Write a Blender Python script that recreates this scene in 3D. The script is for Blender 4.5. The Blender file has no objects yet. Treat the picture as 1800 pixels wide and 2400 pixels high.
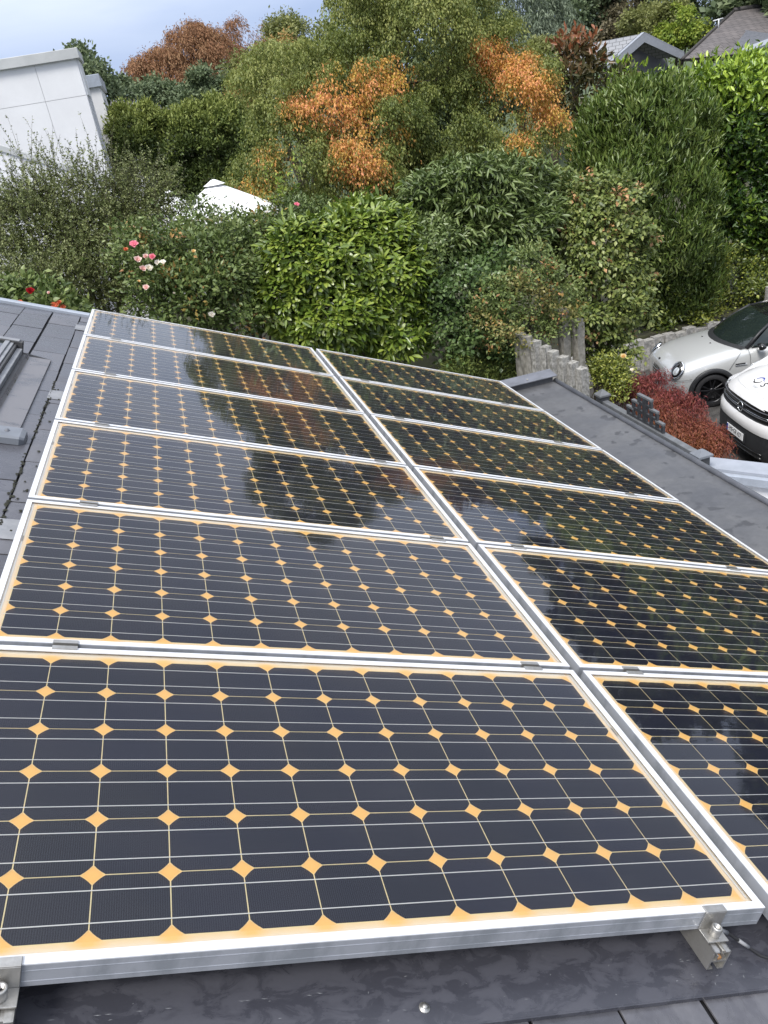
import bpy, bmesh, math, random
import numpy as np
from mathutils import Vector, Matrix
R = math.radians
sc = bpy.context.scene
col = sc.collection
rng = np.random.default_rng(7)
random.seed(7)

# ------------------------------------------------------------------ camera
CAM = np.array([0.657, -0.877, 0.938])
RW = np.array([[0.9527934347957203, -0.261113564763191, -0.15493345961007343],
               [-0.2538708985584426, -0.405250188495651, -0.8782493106102506],
               [0.16653599453338205, 0.8761232738712689, -0.4524088543606901]])
FPX = 1857.7
cd = bpy.data.cameras.new('camera'); cam = bpy.data.objects.new('camera', cd); col.objects.link(cam)
cd.sensor_fit = 'HORIZONTAL'; cd.sensor_width = 36.0; cd.lens = 36.0*FPX/1800.0
cd.clip_start = 0.05; cd.clip_end = 2000
m3 = Matrix((RW[0], -RW[1], -RW[2])).transposed()
cam.matrix_world = Matrix.Translation(Vector(CAM)) @ m3.to_4x4()
sc.camera = cam
sc.render.resolution_x = 768; sc.render.resolution_y = 1024

# ------------------------------------------------------------------ world: standard overcast sky over a Nishita base
SUN_EL, SUN_ROT = R(56), R(222)
w = bpy.data.worlds.new('World'); sc.world = w; w.use_nodes = True
nt = w.node_tree; nt.nodes.clear()
def N(t, typ, **kw):
    n = t.nodes.new(typ)
    for k, v in kw.items(): setattr(n, k, v)
    return n
wo = N(nt, 'ShaderNodeOutputWorld'); bg = N(nt, 'ShaderNodeBackground'); bg.inputs['Strength'].default_value = 0.1
sky = N(nt, 'ShaderNodeTexSky', sky_type='NISHITA'); sky.sun_disc = False
sky.sun_elevation = SUN_EL; sky.sun_rotation = SUN_ROT; sky.air_density = 1.2; sky.dust_density = 2.0
tc = N(nt, 'ShaderNodeTexCoord'); sep = N(nt, 'ShaderNodeSeparateXYZ')
nt.links.new(tc.outputs['Generated'], sep.inputs[0])
mp = N(nt, 'ShaderNodeMapping'); mp.inputs['Scale'].default_value = (1.0, 1.0, 4.2); mp.inputs['Rotation'].default_value = (0, R(8), 0)
nt.links.new(tc.outputs['Generated'], mp.inputs[0])
nz = N(nt, 'ShaderNodeTexNoise'); nz.inputs['Scale'].default_value = 3.2; nz.inputs['Detail'].default_value = 6; nz.inputs['Roughness'].default_value = 0.52
nt.links.new(mp.outputs[0], nz.inputs['Vector'])
elr = N(nt, 'ShaderNodeValToRGB'); e = elr.color_ramp.elements      # overcast luminance rises from horizon to zenith
e[0].position = 0.0; e[0].color = (3.2, 4.05, 6.1, 1); e[1].position = 1.0; e[1].color = (15.0, 15.3, 15.8, 1)
x = e.new(0.10); x.color = (3.7, 4.5, 6.4, 1); x = e.new(0.17); x.color = (6.6, 7.2, 8.5, 1); x = e.new(0.30); x.color = (6.6, 7.1, 8.4, 1); x = e.new(0.55); x.color = (6.6, 7.1, 8.4, 1)
nt.links.new(sep.outputs['Z'], elr.inputs[0])
cr = N(nt, 'ShaderNodeValToRGB'); e = cr.color_ramp.elements
e[0].position = 0.34; e[0].color = (0.82, 0.86, 0.93, 1); e[1].position = 0.66; e[1].color = (1.09, 1.07, 1.04, 1)
nt.links.new(nz.outputs['Fac'], cr.inputs[0])
mul = N(nt, 'ShaderNodeMixRGB', blend_type='MULTIPLY'); mul.inputs[0].default_value = 1
nt.links.new(elr.outputs[0], mul.inputs[1]); nt.links.new(cr.outputs[0], mul.inputs[2])
mx = N(nt, 'ShaderNodeMixRGB'); mx.inputs[0].default_value = 0.88
nt.links.new(sky.outputs[0], mx.inputs[1]); nt.links.new(mul.outputs[0], mx.inputs[2])
nt.links.new(mx.outputs[0], bg.inputs[0]); nt.links.new(bg.outputs[0], wo.inputs[0])
sd = bpy.data.lights.new('sun', 'SUN'); sd.energy = 2.8; sd.angle = R(20); sd.color = (1.0, 0.965, 0.91)
so = bpy.data.objects.new('sun', sd); col.objects.link(so)
sdir = Vector((math.sin(SUN_ROT)*math.cos(SUN_EL), math.cos(SUN_ROT)*math.cos(SUN_EL), math.sin(SUN_EL)))
so.rotation_euler = (-sdir).to_track_quat('-Z', 'Y').to_euler()
sc.view_settings.view_transform = 'Standard'; sc.view_settings.look = 'None'
sc.view_settings.exposure = 0.6; sc.view_settings.gamma = 1.0; sc.view_settings.use_curve_mapping = False
sc.render.engine = 'CYCLES'
sc.cycles.max_bounces = 8; sc.cycles.transparent_max_bounces = 12; sc.cycles.diffuse_bounces = 3

# ------------------------------------------------------------------ helpers
TH = R(22.6); CT, ST = math.cos(TH), math.sin(TH)
def RP(u, v, n=0.0): return Vector((u*CT + n*ST, v, -u*ST + n*CT))       # roof plane (down slope, along eave, normal) -> world
KD = 1800/1659
def ray(x, y): return RW.T @ np.array([(x*KD-900)/FPX, (y*KD-1200)/FPX, 1.0])
def at(x, y, Y):
    d = ray(x, y); return CAM + d*((Y-CAM[1])/d[1])
def atZ(x, y, Z):
    d = ray(x, y); return CAM + d*((Z-CAM[2])/d[2])
def depth(P): return float(RW[2] @ (np.array(P)-CAM))
def pxm(P): return depth(P)*KD/FPX                                        # metres per pixel at P

def tag(o, label=None, cat=None, group=None, kind=None):
    if label: o['label'] = label
    if cat: o['category'] = cat
    if group: o['group'] = group
    if kind: o['kind'] = kind
    return o
def empty(name, loc=(0,0,0), rot=(0,0,0)):
    o = bpy.data.objects.new(name, None); o.empty_display_size = 0.1; col.objects.link(o)
    o.location = loc; o.rotation_euler = rot; return o
def link(name, me, mat=None, parent=None, loc=None, rot=None):
    o = bpy.data.objects.new(name, me); col.objects.link(o)
    if mat is not None:
        for m in (mat if isinstance(mat, (list, tuple)) else [mat]):
            if m.name not in [x.name for x in me.materials if x]: me.materials.append(m)
    if parent: o.parent = parent
    if loc is not None: o.location = loc
    if rot is not None: o.rotation_euler = rot
    return o
class MB:
    """collects boxes, tubes, lathes and grids; build() links them as one mesh"""
    def __init__(s): s.v = []; s.f = []; s.mi = []; s.sm = []
    def add(s, vs, fs, mi=0, smooth=False, M=None):
        b = len(s.v)
        for q in vs:
            q = Vector(q)
            s.v.append(tuple(M @ q) if M is not None else tuple(q))
        for f in fs: s.f.append([i+b for i in f]); s.mi.append(mi); s.sm.append(smooth)
        return s
    def box(s, a, b, mi=0, M=None, bev=0.0):
        (x0,y0,z0),(x1,y1,z1) = a, b
        if bev <= 0:
            vs = [(x0,y0,z0),(x1,y0,z0),(x1,y1,z0),(x0,y1,z0),(x0,y0,z1),(x1,y0,z1),(x1,y1,z1),(x0,y1,z1)]
            return s.add(vs, [(0,3,2,1),(4,5,6,7),(0,1,5,4),(1,2,6,5),(2,3,7,6),(3,0,4,7)], mi, False, M)
        bm = bmesh.new(); bmesh.ops.create_cube(bm, size=1)
        for q in bm.verts: q.co = Vector(((x0+x1)/2+q.co.x*(x1-x0), (y0+y1)/2+q.co.y*(y1-y0), (z0+z1)/2+q.co.z*(z1-z0)))
        bmesh.ops.bevel(bm, geom=bm.edges[:], offset=bev, segments=1, affect='EDGES')
        bm.verts.index_update()
        s.add([q.co[:] for q in bm.verts], [[q.index for q in f.verts] for f in bm.faces], mi, False, M); bm.free(); return s
    def tube(s, pts, rad, n=6, mi=0, cap=True, M=None):
        pts = [Vector(p) for p in pts]
        if not hasattr(rad, '__len__'): rad = [rad]*len(pts)
        vs = []; fs = []
        for i, p in enumerate(pts):
            t = (pts[min(i+1,len(pts)-1)]-pts[max(i-1,0)])
            if t.length < 1e-9: t = Vector((0,0,1))
            t.normalize()
            a = t.cross(Vector((0.31,0.92,0.23)));
            if a.length < 1e-3: a = t.cross(Vector((1,0,0)))
            a.normalize(); b = t.cross(a)
            for k in range(n):
                an = 2*math.pi*k/n; vs.append(p + (a*math.cos(an)+b*math.sin(an))*rad[i])
        for i in range(len(pts)-1):
            for k in range(n):
                fs.append((i*n+k, i*n+(k+1)%n, (i+1)*n+(k+1)%n, (i+1)*n+k))
        if cap: fs.append(tuple(range(n))[::-1]); fs.append(tuple((len(pts)-1)*n+k for k in range(n)))
        return s.add(vs, fs, mi, True, M)
    def lathe(s, prof, n=24, mi=0, M=None, smooth=True, cap=False):       # prof (r,z) about local Z
        vs = []; fs = []
        for r_, z in prof:
            for k in range(n): an = 2*math.pi*k/n; vs.append((r_*math.cos(an), r_*math.sin(an), z))
        for i in range(len(prof)-1):
            for k in range(n): fs.append((i*n+k, i*n+(k+1)%n, (i+1)*n+(k+1)%n, (i+1)*n+k))
        if cap: fs.append(tuple(range(n))[::-1]); fs.append(tuple((len(prof)-1)*n+k for k in range(n)))
        return s.add(vs, fs, mi, smooth, M)
    def grid(s, rows, mi=0, smooth=True, M=None):                          # rows of points
        nr, nc = len(rows), len(rows[0]); vs = [p for r_ in rows for p in r_]
        fs = [(i*nc+j, i*nc+j+1, (i+1)*nc+j+1, (i+1)*nc+j) for i in range(nr-1) for j in range(nc-1)]
        return s.add(vs, fs, mi, smooth, M)
    def prism(s, poly, z0, z1, mi=0, M=None):                              # polygon (x,y) extruded in z
        n = len(poly); vs = [(p[0],p[1],z0) for p in poly]+[(p[0],p[1],z1) for p in poly]
        fs = [tuple(range(n))[::-1], tuple(range(n,2*n))]+[(i,(i+1)%n,n+(i+1)%n,n+i) for i in range(n)]
        return s.add(vs, fs, mi, False, M)
    def mesh(s, name):
        me = bpy.data.meshes.new(name); me.from_pydata(s.v, [], s.f)
        me.polygons.foreach_set('material_index', s.mi); me.polygons.foreach_set('use_smooth', s.sm); me.update(); return me
    def build(s, name, mat=None, parent=None, loc=None, rot=None): return link(name, s.mesh(name), mat, parent, loc, rot)

# ------------------------------------------------------------------ materials
def mat(name, base=(0.5,0.5,0.5), rough=0.5, metal=0.0, coat=0.0, spec=0.5):
    m = bpy.data.materials.new(name); m.use_nodes = True
    b = m.node_tree.nodes['Principled BSDF']
    b.inputs['Base Color'].default_value = (*base, 1); b.inputs['Roughness'].default_value = rough
    b.inputs['Metallic'].default_value = metal; b.inputs['Coat Weight'].default_value = coat; b.inputs['Specular IOR Level'].default_value = spec
    return m
def ramp(t, fac, stops):
    r_ = N(t, 'ShaderNodeValToRGB'); e = r_.color_ramp.elements
    while len(e) < len(stops): e.new(0.5)
    for el, (p, c) in zip(e, stops): el.position = p; el.color = (*c, 1) if len(c) == 3 else c
    t.links.new(fac, r_.inputs[0]); return r_.outputs[0]
def noise(t, scale, detail=4, rough=0.55, stretch=None, rot=None, coord='Object', dist=0.0):
    c = N(t, 'ShaderNodeTexCoord'); out = c.outputs[coord]
    if stretch or rot:
        mpn = N(t, 'ShaderNodeMapping')
        if stretch: mpn.inputs['Scale'].default_value = stretch
        if rot: mpn.inputs['Rotation'].default_value = rot
        t.links.new(out, mpn.inputs[0]); out = mpn.outputs[0]
    n = N(t, 'ShaderNodeTexNoise'); n.inputs['Scale'].default_value = scale; n.inputs['Detail'].default_value = detail
    n.inputs['Roughness'].default_value = rough; n.inputs['Distortion'].default_value = dist
    t.links.new(out, n.inputs['Vector']); return n.outputs['Fac']
def bump(t, fac, strength, distance, bs):
    b = N(t, 'ShaderNodeBump'); b.inputs['Strength'].default_value = strength; b.inputs['Distance'].default_value = distance
    t.links.new(fac, b.inputs['Height']); t.links.new(b.outputs[0], bs.inputs['Normal']); return b
def mix(t, fac, a, b, typ='MIX'):
    m = N(t, 'ShaderNodeMixRGB', blend_type=typ)
    for s_, v in ((m.inputs[0], fac), (m.inputs[1], a), (m.inputs[2], b)):
        if hasattr(v, 'is_output') or isinstance(v, bpy.types.NodeSocket): t.links.new(v, s_)
        elif isinstance(v, tuple): s_.default_value = (*v, 1)
        else: s_.default_value = v
    return m.outputs[0]
def noisy(name, c0, c1, scale, rough=(0.5,0.7), bumpv=0.0, bscale=None, stretch=None, metal=0.0, detail=6, lo=0.35, hi=0.65, spec=0.5, coord='Object'):
    m = mat(name, c0, rough[0], metal, 0, spec); t = m.node_tree; b = t.nodes['Principled BSDF']
    f = noise(t, scale, detail, 0.6, stretch, coord=coord)
    t.links.new(ramp(t, f, [(lo, c0), (hi, c1)]), b.inputs['Base Color'])
    rr = ramp(t, f, [(lo, (rough[0],)*3), (hi, (rough[1],)*3)]); t.links.new(rr, b.inputs['Roughness'])
    if bumpv:
        bump(t, noise(t, bscale or scale*3, 5, 0.6, stretch, coord=coord), bumpv, 0.01, b)
    return m
def wet(name, dry, wetc, scale, stretch=None, lo=0.45, hi=0.55, r_dry=0.55, r_wet=0.12, fine=0.15, bumpv=0.05, blot=None):
    """dark roofing, part dry and part under a film of water"""
    m = mat(name, dry, r_dry); t = m.node_tree; b = t.nodes['Principled BSDF']
    f = noise(t, scale, 7, 0.62, stretch, dist=0.6)
    g = noise(t, scale*9, 5, 0.6)
    base = ramp(t, f, [(lo, wetc), (hi, dry)])
    base = mix(t, fine, base, ramp(t, g, [(0.3, (0.0,0.0,0.0)), (0.7, (0.25,0.25,0.26))]), 'OVERLAY')
    if blot:
        h = noise(t, blot[0], 3, 0.5); base = mix(t, ramp(t, h, [(blot[1], (0,0,0)), (blot[1]+0.04, (1,1,1))]), base, blot[2])
    t.links.new(base, b.inputs['Base Color'])
    t.links.new(ramp(t, f, [(lo, (r_wet,)*3), (hi, (r_dry,)*3)]), b.inputs['Roughness'])
    bump(t, g, bumpv, 0.004, b); return m
def leafmat(name, stops, aut=None, rough=0.42, trans=0.25, spec=0.4):
    """leaf colour from the per-leaf attribute tint; aut = second colour family chosen by attribute aut"""
    m = mat(name, stops[0][1], rough, 0, 0, spec); t = m.node_tree; b = t.nodes['Principled BSDF']; out = t.nodes['Material Output']
    a = N(t, 'ShaderNodeAttribute', attribute_name='tint'); c = ramp(t, a.outputs['Fac'], stops)
    if aut:
        a2 = N(t, 'ShaderNodeAttribute', attribute_name='aut')
        c = mix(t, a2.outputs['Fac'], c, ramp(t, a.outputs['Fac'], aut))
    t.links.new(c, b.inputs['Base Color'])
    tr = N(t, 'ShaderNodeBsdfTranslucent'); t.links.new(c, tr.inputs['Color'])
    ms = N(t, 'ShaderNodeMixShader'); ms.inputs[0].default_value = trans
    t.links.new(b.outputs[0], ms.inputs[1]); t.links.new(tr.outputs[0], ms.inputs[2]); t.links.new(ms.outputs[0], out.inputs['Surface'])
    return m

M = {}
M['alu_white'] = noisy('alu_white', (0.64,0.65,0.67), (0.52,0.53,0.55), 9, (0.32,0.45), 0.0)
M['alu_shaded'] = noisy('alu_shaded', (0.44,0.46,0.50), (0.29,0.31,0.34), 9, (0.28,0.5), 0.0, stretch=(1,1,0.6), metal=0.5, lo=0.46, hi=0.60)  # frame walls: duller skylight on upright faces put into the colour, blotches are stains
M['steel'] = noisy('steel', (0.46,0.45,0.43), (0.34,0.33,0.31), 30, (0.32,0.5), 0.1, metal=0.8)
M['rust'] = mat('rust', (0.22,0.11,0.04), 0.8)
M['black'] = mat('black', (0.012,0.012,0.013), 0.55)
M['rubber'] = mat('rubber', (0.018,0.018,0.02), 0.6)
M['slate'] = wet('slate', (0.125,0.125,0.142), (0.075,0.076,0.088), 5, (1,1.6,1), 0.40, 0.62, 0.42, 0.20, 0.25, 0.08)
M['slate_b'] = wet('slate_b', (0.145,0.145,0.16), (0.095,0.095,0.108), 6, (1.5,1,1), 0.40, 0.62, 0.45, 0.22, 0.25, 0.08)
M['slate_c'] = wet('slate_c', (0.105,0.106,0.122), (0.066,0.067,0.078), 4, None, 0.40, 0.62, 0.40, 0.18, 0.25, 0.08)
M['moss'] = noisy('moss', (0.012,0.012,0.008), (0.02,0.022,0.012), 60, (0.9,0.95))
M['deck'] = wet('roof_underlay', (0.010,0.010,0.011), (0.006,0.006,0.007), 8, None, 0.4, 0.6, 0.7, 0.4)
M['sheet'] = wet('sheet_metal', (0.066,0.067,0.081), (0.044,0.045,0.056), 20, (0.8,1.4,1), 0.44, 0.56, 0.40, 0.20, 0.12, 0.03)
M['lead'] = noisy('lead', (0.17,0.176,0.19), (0.25,0.256,0.27), 14, (0.4,0.55), 0.3, 10)
M['flash'] = wet('flashing', (0.15,0.146,0.155), (0.07,0.07,0.078), 7, (0.6,1,1), 0.38, 0.5, 0.40, 0.22, 0.1, 0.03)
M['bitumen'] = wet('bitumen', (0.120,0.121,0.126), (0.074,0.075,0.080), 3.0, None, 0.36, 0.60, 0.50, 0.28, 0.35, 0.12, (8, 0.615, (0.040,0.040,0.043)))
M['trim'] = noisy('trim', (0.42,0.46,0.52), (0.34,0.37,0.42), 8, (0.3,0.45), metal=0.35)
M['trim_mid'] = noisy('trim_mid', (0.155,0.168,0.19), (0.12,0.13,0.15), 8, (0.3,0.45))
M['frame_dark'] = noisy('frame_dark', (0.026,0.026,0.027), (0.055,0.054,0.056), 16, (0.4,0.6), stretch=(3,0.4,3))
M['trim_dark'] = noisy('trim_dark', (0.13,0.135,0.155), (0.09,0.095,0.11), 8, (0.28,0.45))
M['granite'] = noisy('granite', (0.15,0.145,0.13), (0.36,0.35,0.325), 30, (0.7,0.85), 0.9, 22)
M['granite_d'] = noisy('granite_d', (0.16,0.15,0.125), (0.30,0.285,0.25), 18, (0.7,0.85), 0.9, 22)
M['concrete'] = noisy('concrete', (0.22,0.215,0.205), (0.40,0.39,0.37), 14, (0.75,0.9), 0.8, 30)
M['bark'] = noisy('bark', (0.06,0.045,0.032), (0.12,0.095,0.07), 14, (0.8,0.9), 0.5, 30, stretch=(2,2,0.4))
M['twig'] = noisy('twig', (0.05,0.042,0.026), (0.085,0.07,0.04), 10, (0.7,0.8))
M['soil'] = noisy('soil', (0.035,0.03,0.02), (0.06,0.065,0.025), 3, (0.9,0.95), 0.6, 12)
M['asphalt'] = noisy('asphalt', (0.045,0.043,0.042), (0.075,0.072,0.068), 7, (0.35,0.7), 0.4, 60)
M['paving'] = noisy('paving', (0.38,0.38,0.39), (0.46,0.46,0.46), 6, (0.5,0.7), 0.2, 20)
M['white_wall'] = noisy('white_wall', (0.68,0.685,0.70), (0.63,0.635,0.65), 2, (0.45,0.6))
M['white_coping'] = noisy('white_coping', (0.29,0.31,0.355), (0.25,0.27,0.31), 7, (0.35,0.5))
M['fascia'] = noisy('fascia', (0.40,0.41,0.41), (0.47,0.48,0.48), 3, (0.4,0.5))
M['glass_dark'] = mat('glass_dark', (0.015,0.02,0.02), 0.04, 0, 0, 0.6)
M['canvas'] = noisy('canvas', (0.74,0.74,0.75), (0.69,0.70,0.71), 3, (0.7,0.8))
M['fence_grey'] = noisy('fence_grey', (0.040,0.042,0.048), (0.028,0.030,0.034), 12, (0.35,0.5))
M['fence_top'] = noisy('fence_top', (0.13,0.135,0.145), (0.09,0.095,0.10), 12, (0.3,0.45))

# ------------------------------------------------------------------ solar panel materials
def make_pane_mat():
    m = bpy.data.materials.new('panel_glass'); m.use_nodes = True; t = m.node_tree; t.nodes.clear()
    out = N(t, 'ShaderNodeOutputMaterial'); tr = N(t, 'ShaderNodeBsdfTransparent'); gl = N(t, 'ShaderNodeBsdfGlossy')
    tr.inputs['Color'].default_value = (0.97,0.98,0.98,1); gl.inputs['Color'].default_value = (1,1,1,1)
    f1 = noise(t, 2.2, 5, 0.55, (0.55,1.9,1), coord='Object', dist=0.4)
    f2 = noise(t, 26, 4, 0.6, (0.35,1.3,1), coord='Object')
    rr = ramp(t, f1, [(0.35, (0.006,)*3), (0.62, (0.02,)*3), (0.78, (0.06,)*3)])
    t.links.new(rr, gl.inputs['Roughness'])
    b = N(t, 'ShaderNodeBump'); b.inputs['Strength'].default_value = 0.035; b.inputs['Distance'].default_value = 0.003
    t.links.new(f2, b.inputs['Height'])
    b2 = N(t, 'ShaderNodeBump'); b2.inputs['Strength'].default_value = 0.035; b2.inputs['Distance'].default_value = 0.012
    t.links.new(f1, b2.inputs['Height']); t.links.new(b.outputs[0], b2.inputs['Normal'])
    t.links.new(b2.outputs[0], gl.inputs['Normal'])
    fr = N(t, 'ShaderNodeFresnel'); fr.inputs['IOR'].default_value = 1.36
    ms = N(t, 'ShaderNodeMixShader'); t.links.new(fr.outputs[0], ms.inputs[0]); t.links.new(tr.outputs[0], ms.inputs[1]); t.links.new(gl.outputs[0], ms.inputs[2])
    # a thin film of rain dust on the glass
    df = N(t, 'ShaderNodeBsdfDiffuse'); df.inputs['Color'].default_value = (0.55,0.56,0.60,1)
    ms2 = N(t, 'ShaderNodeMixShader')
    f3 = noise(t, 1.3, 6, 0.6, (1,1.6,1), coord='Object', dist=0.5)
    t.links.new(ramp(t, f3, [(0.34, (0.0005,)*3), (0.62, (0.006,)*3), (0.74, (0.024,)*3)]), ms2.inputs[0])
    t.links.new(ms.outputs[0], ms2.inputs[1]); t.links.new(df.outputs[0], ms2.inputs[2])
    t.links.new(ms2.outputs[0], out.inputs['Surface']); return m
M['pane'] = make_pane_mat()
def make_cell_mat(name, base):
    m = mat(name, base, 0.35, 0, 0, 0.3); t = m.node_tree; b = t.nodes['Principled BSDF']
    wv = N(t, 'ShaderNodeTexWave', wave_type='BANDS', bands_direction='X', wave_profile='SIN'); wv.inputs['Scale'].default_value = 2*math.pi/(20*0.0038)
    c = N(t, 'ShaderNodeTexCoord'); t.links.new(c.outputs['Object'], wv.inputs['Vector'])
    oi = N(t, 'ShaderNodeObjectInfo')
    base2 = mix(t, oi.outputs['Random'], base, (base[0]*1.55, base[1]*1.5, base[2]*1.8))
    col_ = mix(t, ramp(t, wv.outputs['Fac'], [(0.70, (0,0,0)), (0.92, (1,1,1))]), base2, (0.032,0.033,0.048))
    t.links.new(col_, b.inputs['Base Color']); return m
M['cell'] = make_cell_mat('solar_cell', (0.008,0.009,0.017))
M['ribbon'] = mat('ribbon', (0.82,0.80,0.76), 0.4, 0.15)
def make_back():
    m = mat('backsheet', (0.85,0.42,0.13), 0.6); t = m.node_tree; b = t.nodes['Principled BSDF']
    f = noise(t, 3.0, 4, 0.5); c = N(t, 'ShaderNodeTexCoord')
    s_ = N(t, 'ShaderNodeSeparateXYZ'); t.links.new(c.outputs['Object'], s_.inputs[0])
    # yellowing fades to white at the rim of the laminate where the air got in
    def edge(sock, L):
        a = N(t, 'ShaderNodeMath', operation='SUBTRACT'); a.inputs[0].default_value = L/2; t.links.new(sock, a.inputs[1])
        d = N(t, 'ShaderNodeMath', operation='ABSOLUTE'); t.links.new(a.outputs[0], d.inputs[0])
        e_ = N(t, 'ShaderNodeMath', operation='SUBTRACT'); e_.inputs[0].default_value = L/2; t.links.new(d.outputs[0], e_.inputs[1]); return e_.outputs[0]
    def mth(op, a, b=None, c_=None):
        n_ = N(t, 'ShaderNodeMath', operation=op)
        for q, v in zip(n_.inputs, (a, b, c_)):
            if v is None: continue
            if isinstance(v, (int, float)): q.default_value = v
            else: t.links.new(v, q)
        return n_.outputs[0]
    ex, ey = edge(s_.outputs['X'], 1.575), edge(s_.outputs['Y'], 0.826)
    cp = 0.1255
    def gapd(sock, o_):                                   # distance to the nearest joint between cells
        fr_ = mth('FRACT', mth('MULTIPLY_ADD', sock, 1/cp, 0.5-o_/cp+4.0)); return mth('MULTIPLY', mth('ABSOLUTE', mth('SUBTRACT', fr_, 0.5)), cp)
    dsum = mth('ADD', gapd(s_.outputs['X'], (1.575-12*cp)/2), gapd(s_.outputs['Y'], (0.826-6*cp)/2))
    wob = mth('MULTIPLY_ADD', f, 0.010, -0.005)
    orange, cream = (0.99,0.57,0.165), (0.97,0.80,0.44)
    dia = ramp(t, mth('MULTIPLY', mth('ADD', dsum, mth('MULTIPLY', wob, 0.4)), 30.0), [(0.50, orange), (0.68, cream)])
    gx_ = gapd(s_.outputs['X'], (1.575-12*cp)/2)
    rimy = ramp(t, mth('MULTIPLY', mth('ADD', ey, wob), 20.0), [(0.34, (0.90,0.84,0.74)), (0.72, (0.95,0.72,0.42))])
    rimy = mix(t, ramp(t, mth('MULTIPLY', gx_, 20.0), [(0.12, (1,1,1)), (0.70, (0.15,)*3)]), rimy, mix(t, ramp(t, mth('MULTIPLY', ey, 20.0), [(0.36, (0,0,0)), (0.60, (1,1,1))]), rimy, (0.98,0.60,0.20)))
    rimx = ramp(t, mth('MULTIPLY', mth('ADD', ex, wob), 20.0), [(0.40, (0.88,0.80,0.68)), (0.76, (0.93,0.62,0.30))])
    iny = ramp(t, mth('MULTIPLY', ey, 20.0), [(0.690, (0,0,0)), (0.740, (1,1,1))])
    inx = ramp(t, mth('MULTIPLY', ex, 20.0), [(0.650, (0,0,0)), (0.700, (1,1,1))])
    c1_ = mix(t, iny, rimy, dia); c2_ = mix(t, inx, rimx, c1_)
    # the yellowing is not even from place to place
    g_ = noise(t, 1.1, 3, 0.5)
    t.links.new(mix(t, ramp(t, g_, [(0.35, (0,0,0)), (0.75, (0.35,)*3)]), c2_, (0.93,0.66,0.30)), b.inputs['Base Color']); return m
M['back'] = make_back()

# ------------------------------------------------------------------ solar panels
PW, PH, PT = 1.575, 0.826, 0.046
GU, PV = 0.0345, 0.8445
LIP = 0.0165
def panel_meshes():
    fm = MB()
    for (a, b) in (((0,0),(PW,LIP)), ((0,PH-LIP),(PW,PH)), ((0,LIP),(LIP,PH-LIP)), ((PW-LIP,LIP),(PW,PH-LIP))):
        fm.box((a[0],a[1],-0.0022), (b[0],b[1],0), 0)
    for (a, b) in (((0,0),(PW,0.0025)), ((0,PH-0.0025),(PW,PH)), ((0,0.0025),(0.0025,PH-0.0025)), ((PW-0.0025,0.0025),(PW,PH-0.0025))):
        fm.box((a[0],a[1],-PT), (b[0],b[1],-0.0022), 1)
    for (a, b) in (((0.0025,0.0025),(PW-0.0025,0.03)), ((0.0025,PH-0.03),(PW-0.0025,PH-0.0025))):
        fm.box((a[0],a[1],-PT+0.0005), (b[0],b[1],-PT+0.003), 1)
    # fine grooves in the outer wall: two thin ribs
    for z in (-0.014, -0.036):
        fm.box((0.002,-0.0006,z-0.0006), (PW-0.002,0.0003,z+0.0006), 1)
    # tiny drain holes near the corners of the side walls
    fr = fm.mesh('panel_frame'); fr.materials.append(M['alu_white']); fr.materials.append(M['alu_shaded'])
    bk = MB().box((0.004,0.004,-0.0105), (PW-0.004,PH-0.004,-0.0075)).mesh('panel_backsheet'); bk.materials.append(M['back'])
    pn = MB().add([(0.004,0.004,-0.0032),(PW-0.004,0.004,-0.0032),(PW-0.004,PH-0.004,-0.0032),(0.004,PH-0.004,-0.0032)], [(0,1,2,3)]).mesh('panel_pane'); pn.materials.append(M['pane'])
    h = 0.0617; k0 = math.sqrt(0.075**2-h**2); poly = []
    a0 = math.atan2(k0, h); a1 = math.atan2(h, k0)
    for q in range(4):
        for i in range(4):
            an = q*math.pi/2 + a0 + (a1-a0)*i/3; poly.append((0.075*math.cos(an), 0.075*math.sin(an), 0))
    ce = MB().add(poly, [tuple(range(16))]).mesh('panel_cell'); ce.materials.append(M['cell'])
    bb = MB().box((0.030,-0.0010,0), (PW-0.030,0.0010,0.0004)).mesh('panel_busbar'); bb.materials.append(M['ribbon'])
    rb = MB().box((-0.002,-0.135,0), (0.002,0.135,0.0006)).mesh('panel_ribbon'); rb.materials.append(M['ribbon'])
    return fr, bk, pn, ce, bb, rb
PM = panel_meshes()
ordn = ['nearest', 'second', 'third', 'fourth', 'fifth', 'farthest']
def make_panel(ci, ri):
    o = empty('solar_panel', RP(ci*(PW+GU), ri*PV, 0), (0, TH, 0))
    side = ('left', 'right')[ci]
    extra = {(0,0): ', whole front edge showing', (1,0): ', cut off by the picture edge', (0,5): ', beside the bushes', (1,5): ', beside the bushes'}.get((ci,ri), '')
    lab = (f'{ordn[ri]} solar panel' if ri in (0,5) else f'{ordn[ri]} solar panel from the front') + f' in the {side} column' + extra
    tag(o, lab, 'solar panel', 'solar panels in two columns on the roof')
    link('frame', PM[0], None, o); link('backsheet', PM[1], None, o); link('pane', PM[2], None, o)
    for x_ in (0.0215, PW-0.0215):
        for y_ in (0.165, 0.435, 0.670): link('ribbon', PM[5], None, o, (x_, y_, -0.0066))
    cp = 0.1255; x0 = (PW-11*cp)/2; y0 = (PH-5*cp)/2
    for i in range(12):
        for j in range(6):
            link('cell', PM[3], None, o, (x0+i*cp, y0+j*cp, -0.0070), (0,0,R(rng.normal(0,0.12))))
    for j in range(6):
        for dy in (-0.031, 0.031): link('busbar', PM[4], None, o, (0, y0+j*cp+dy, -0.0068))
    return o
for ci in (0, 1):
    for ri in range(6): make_panel(ci, ri)

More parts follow.
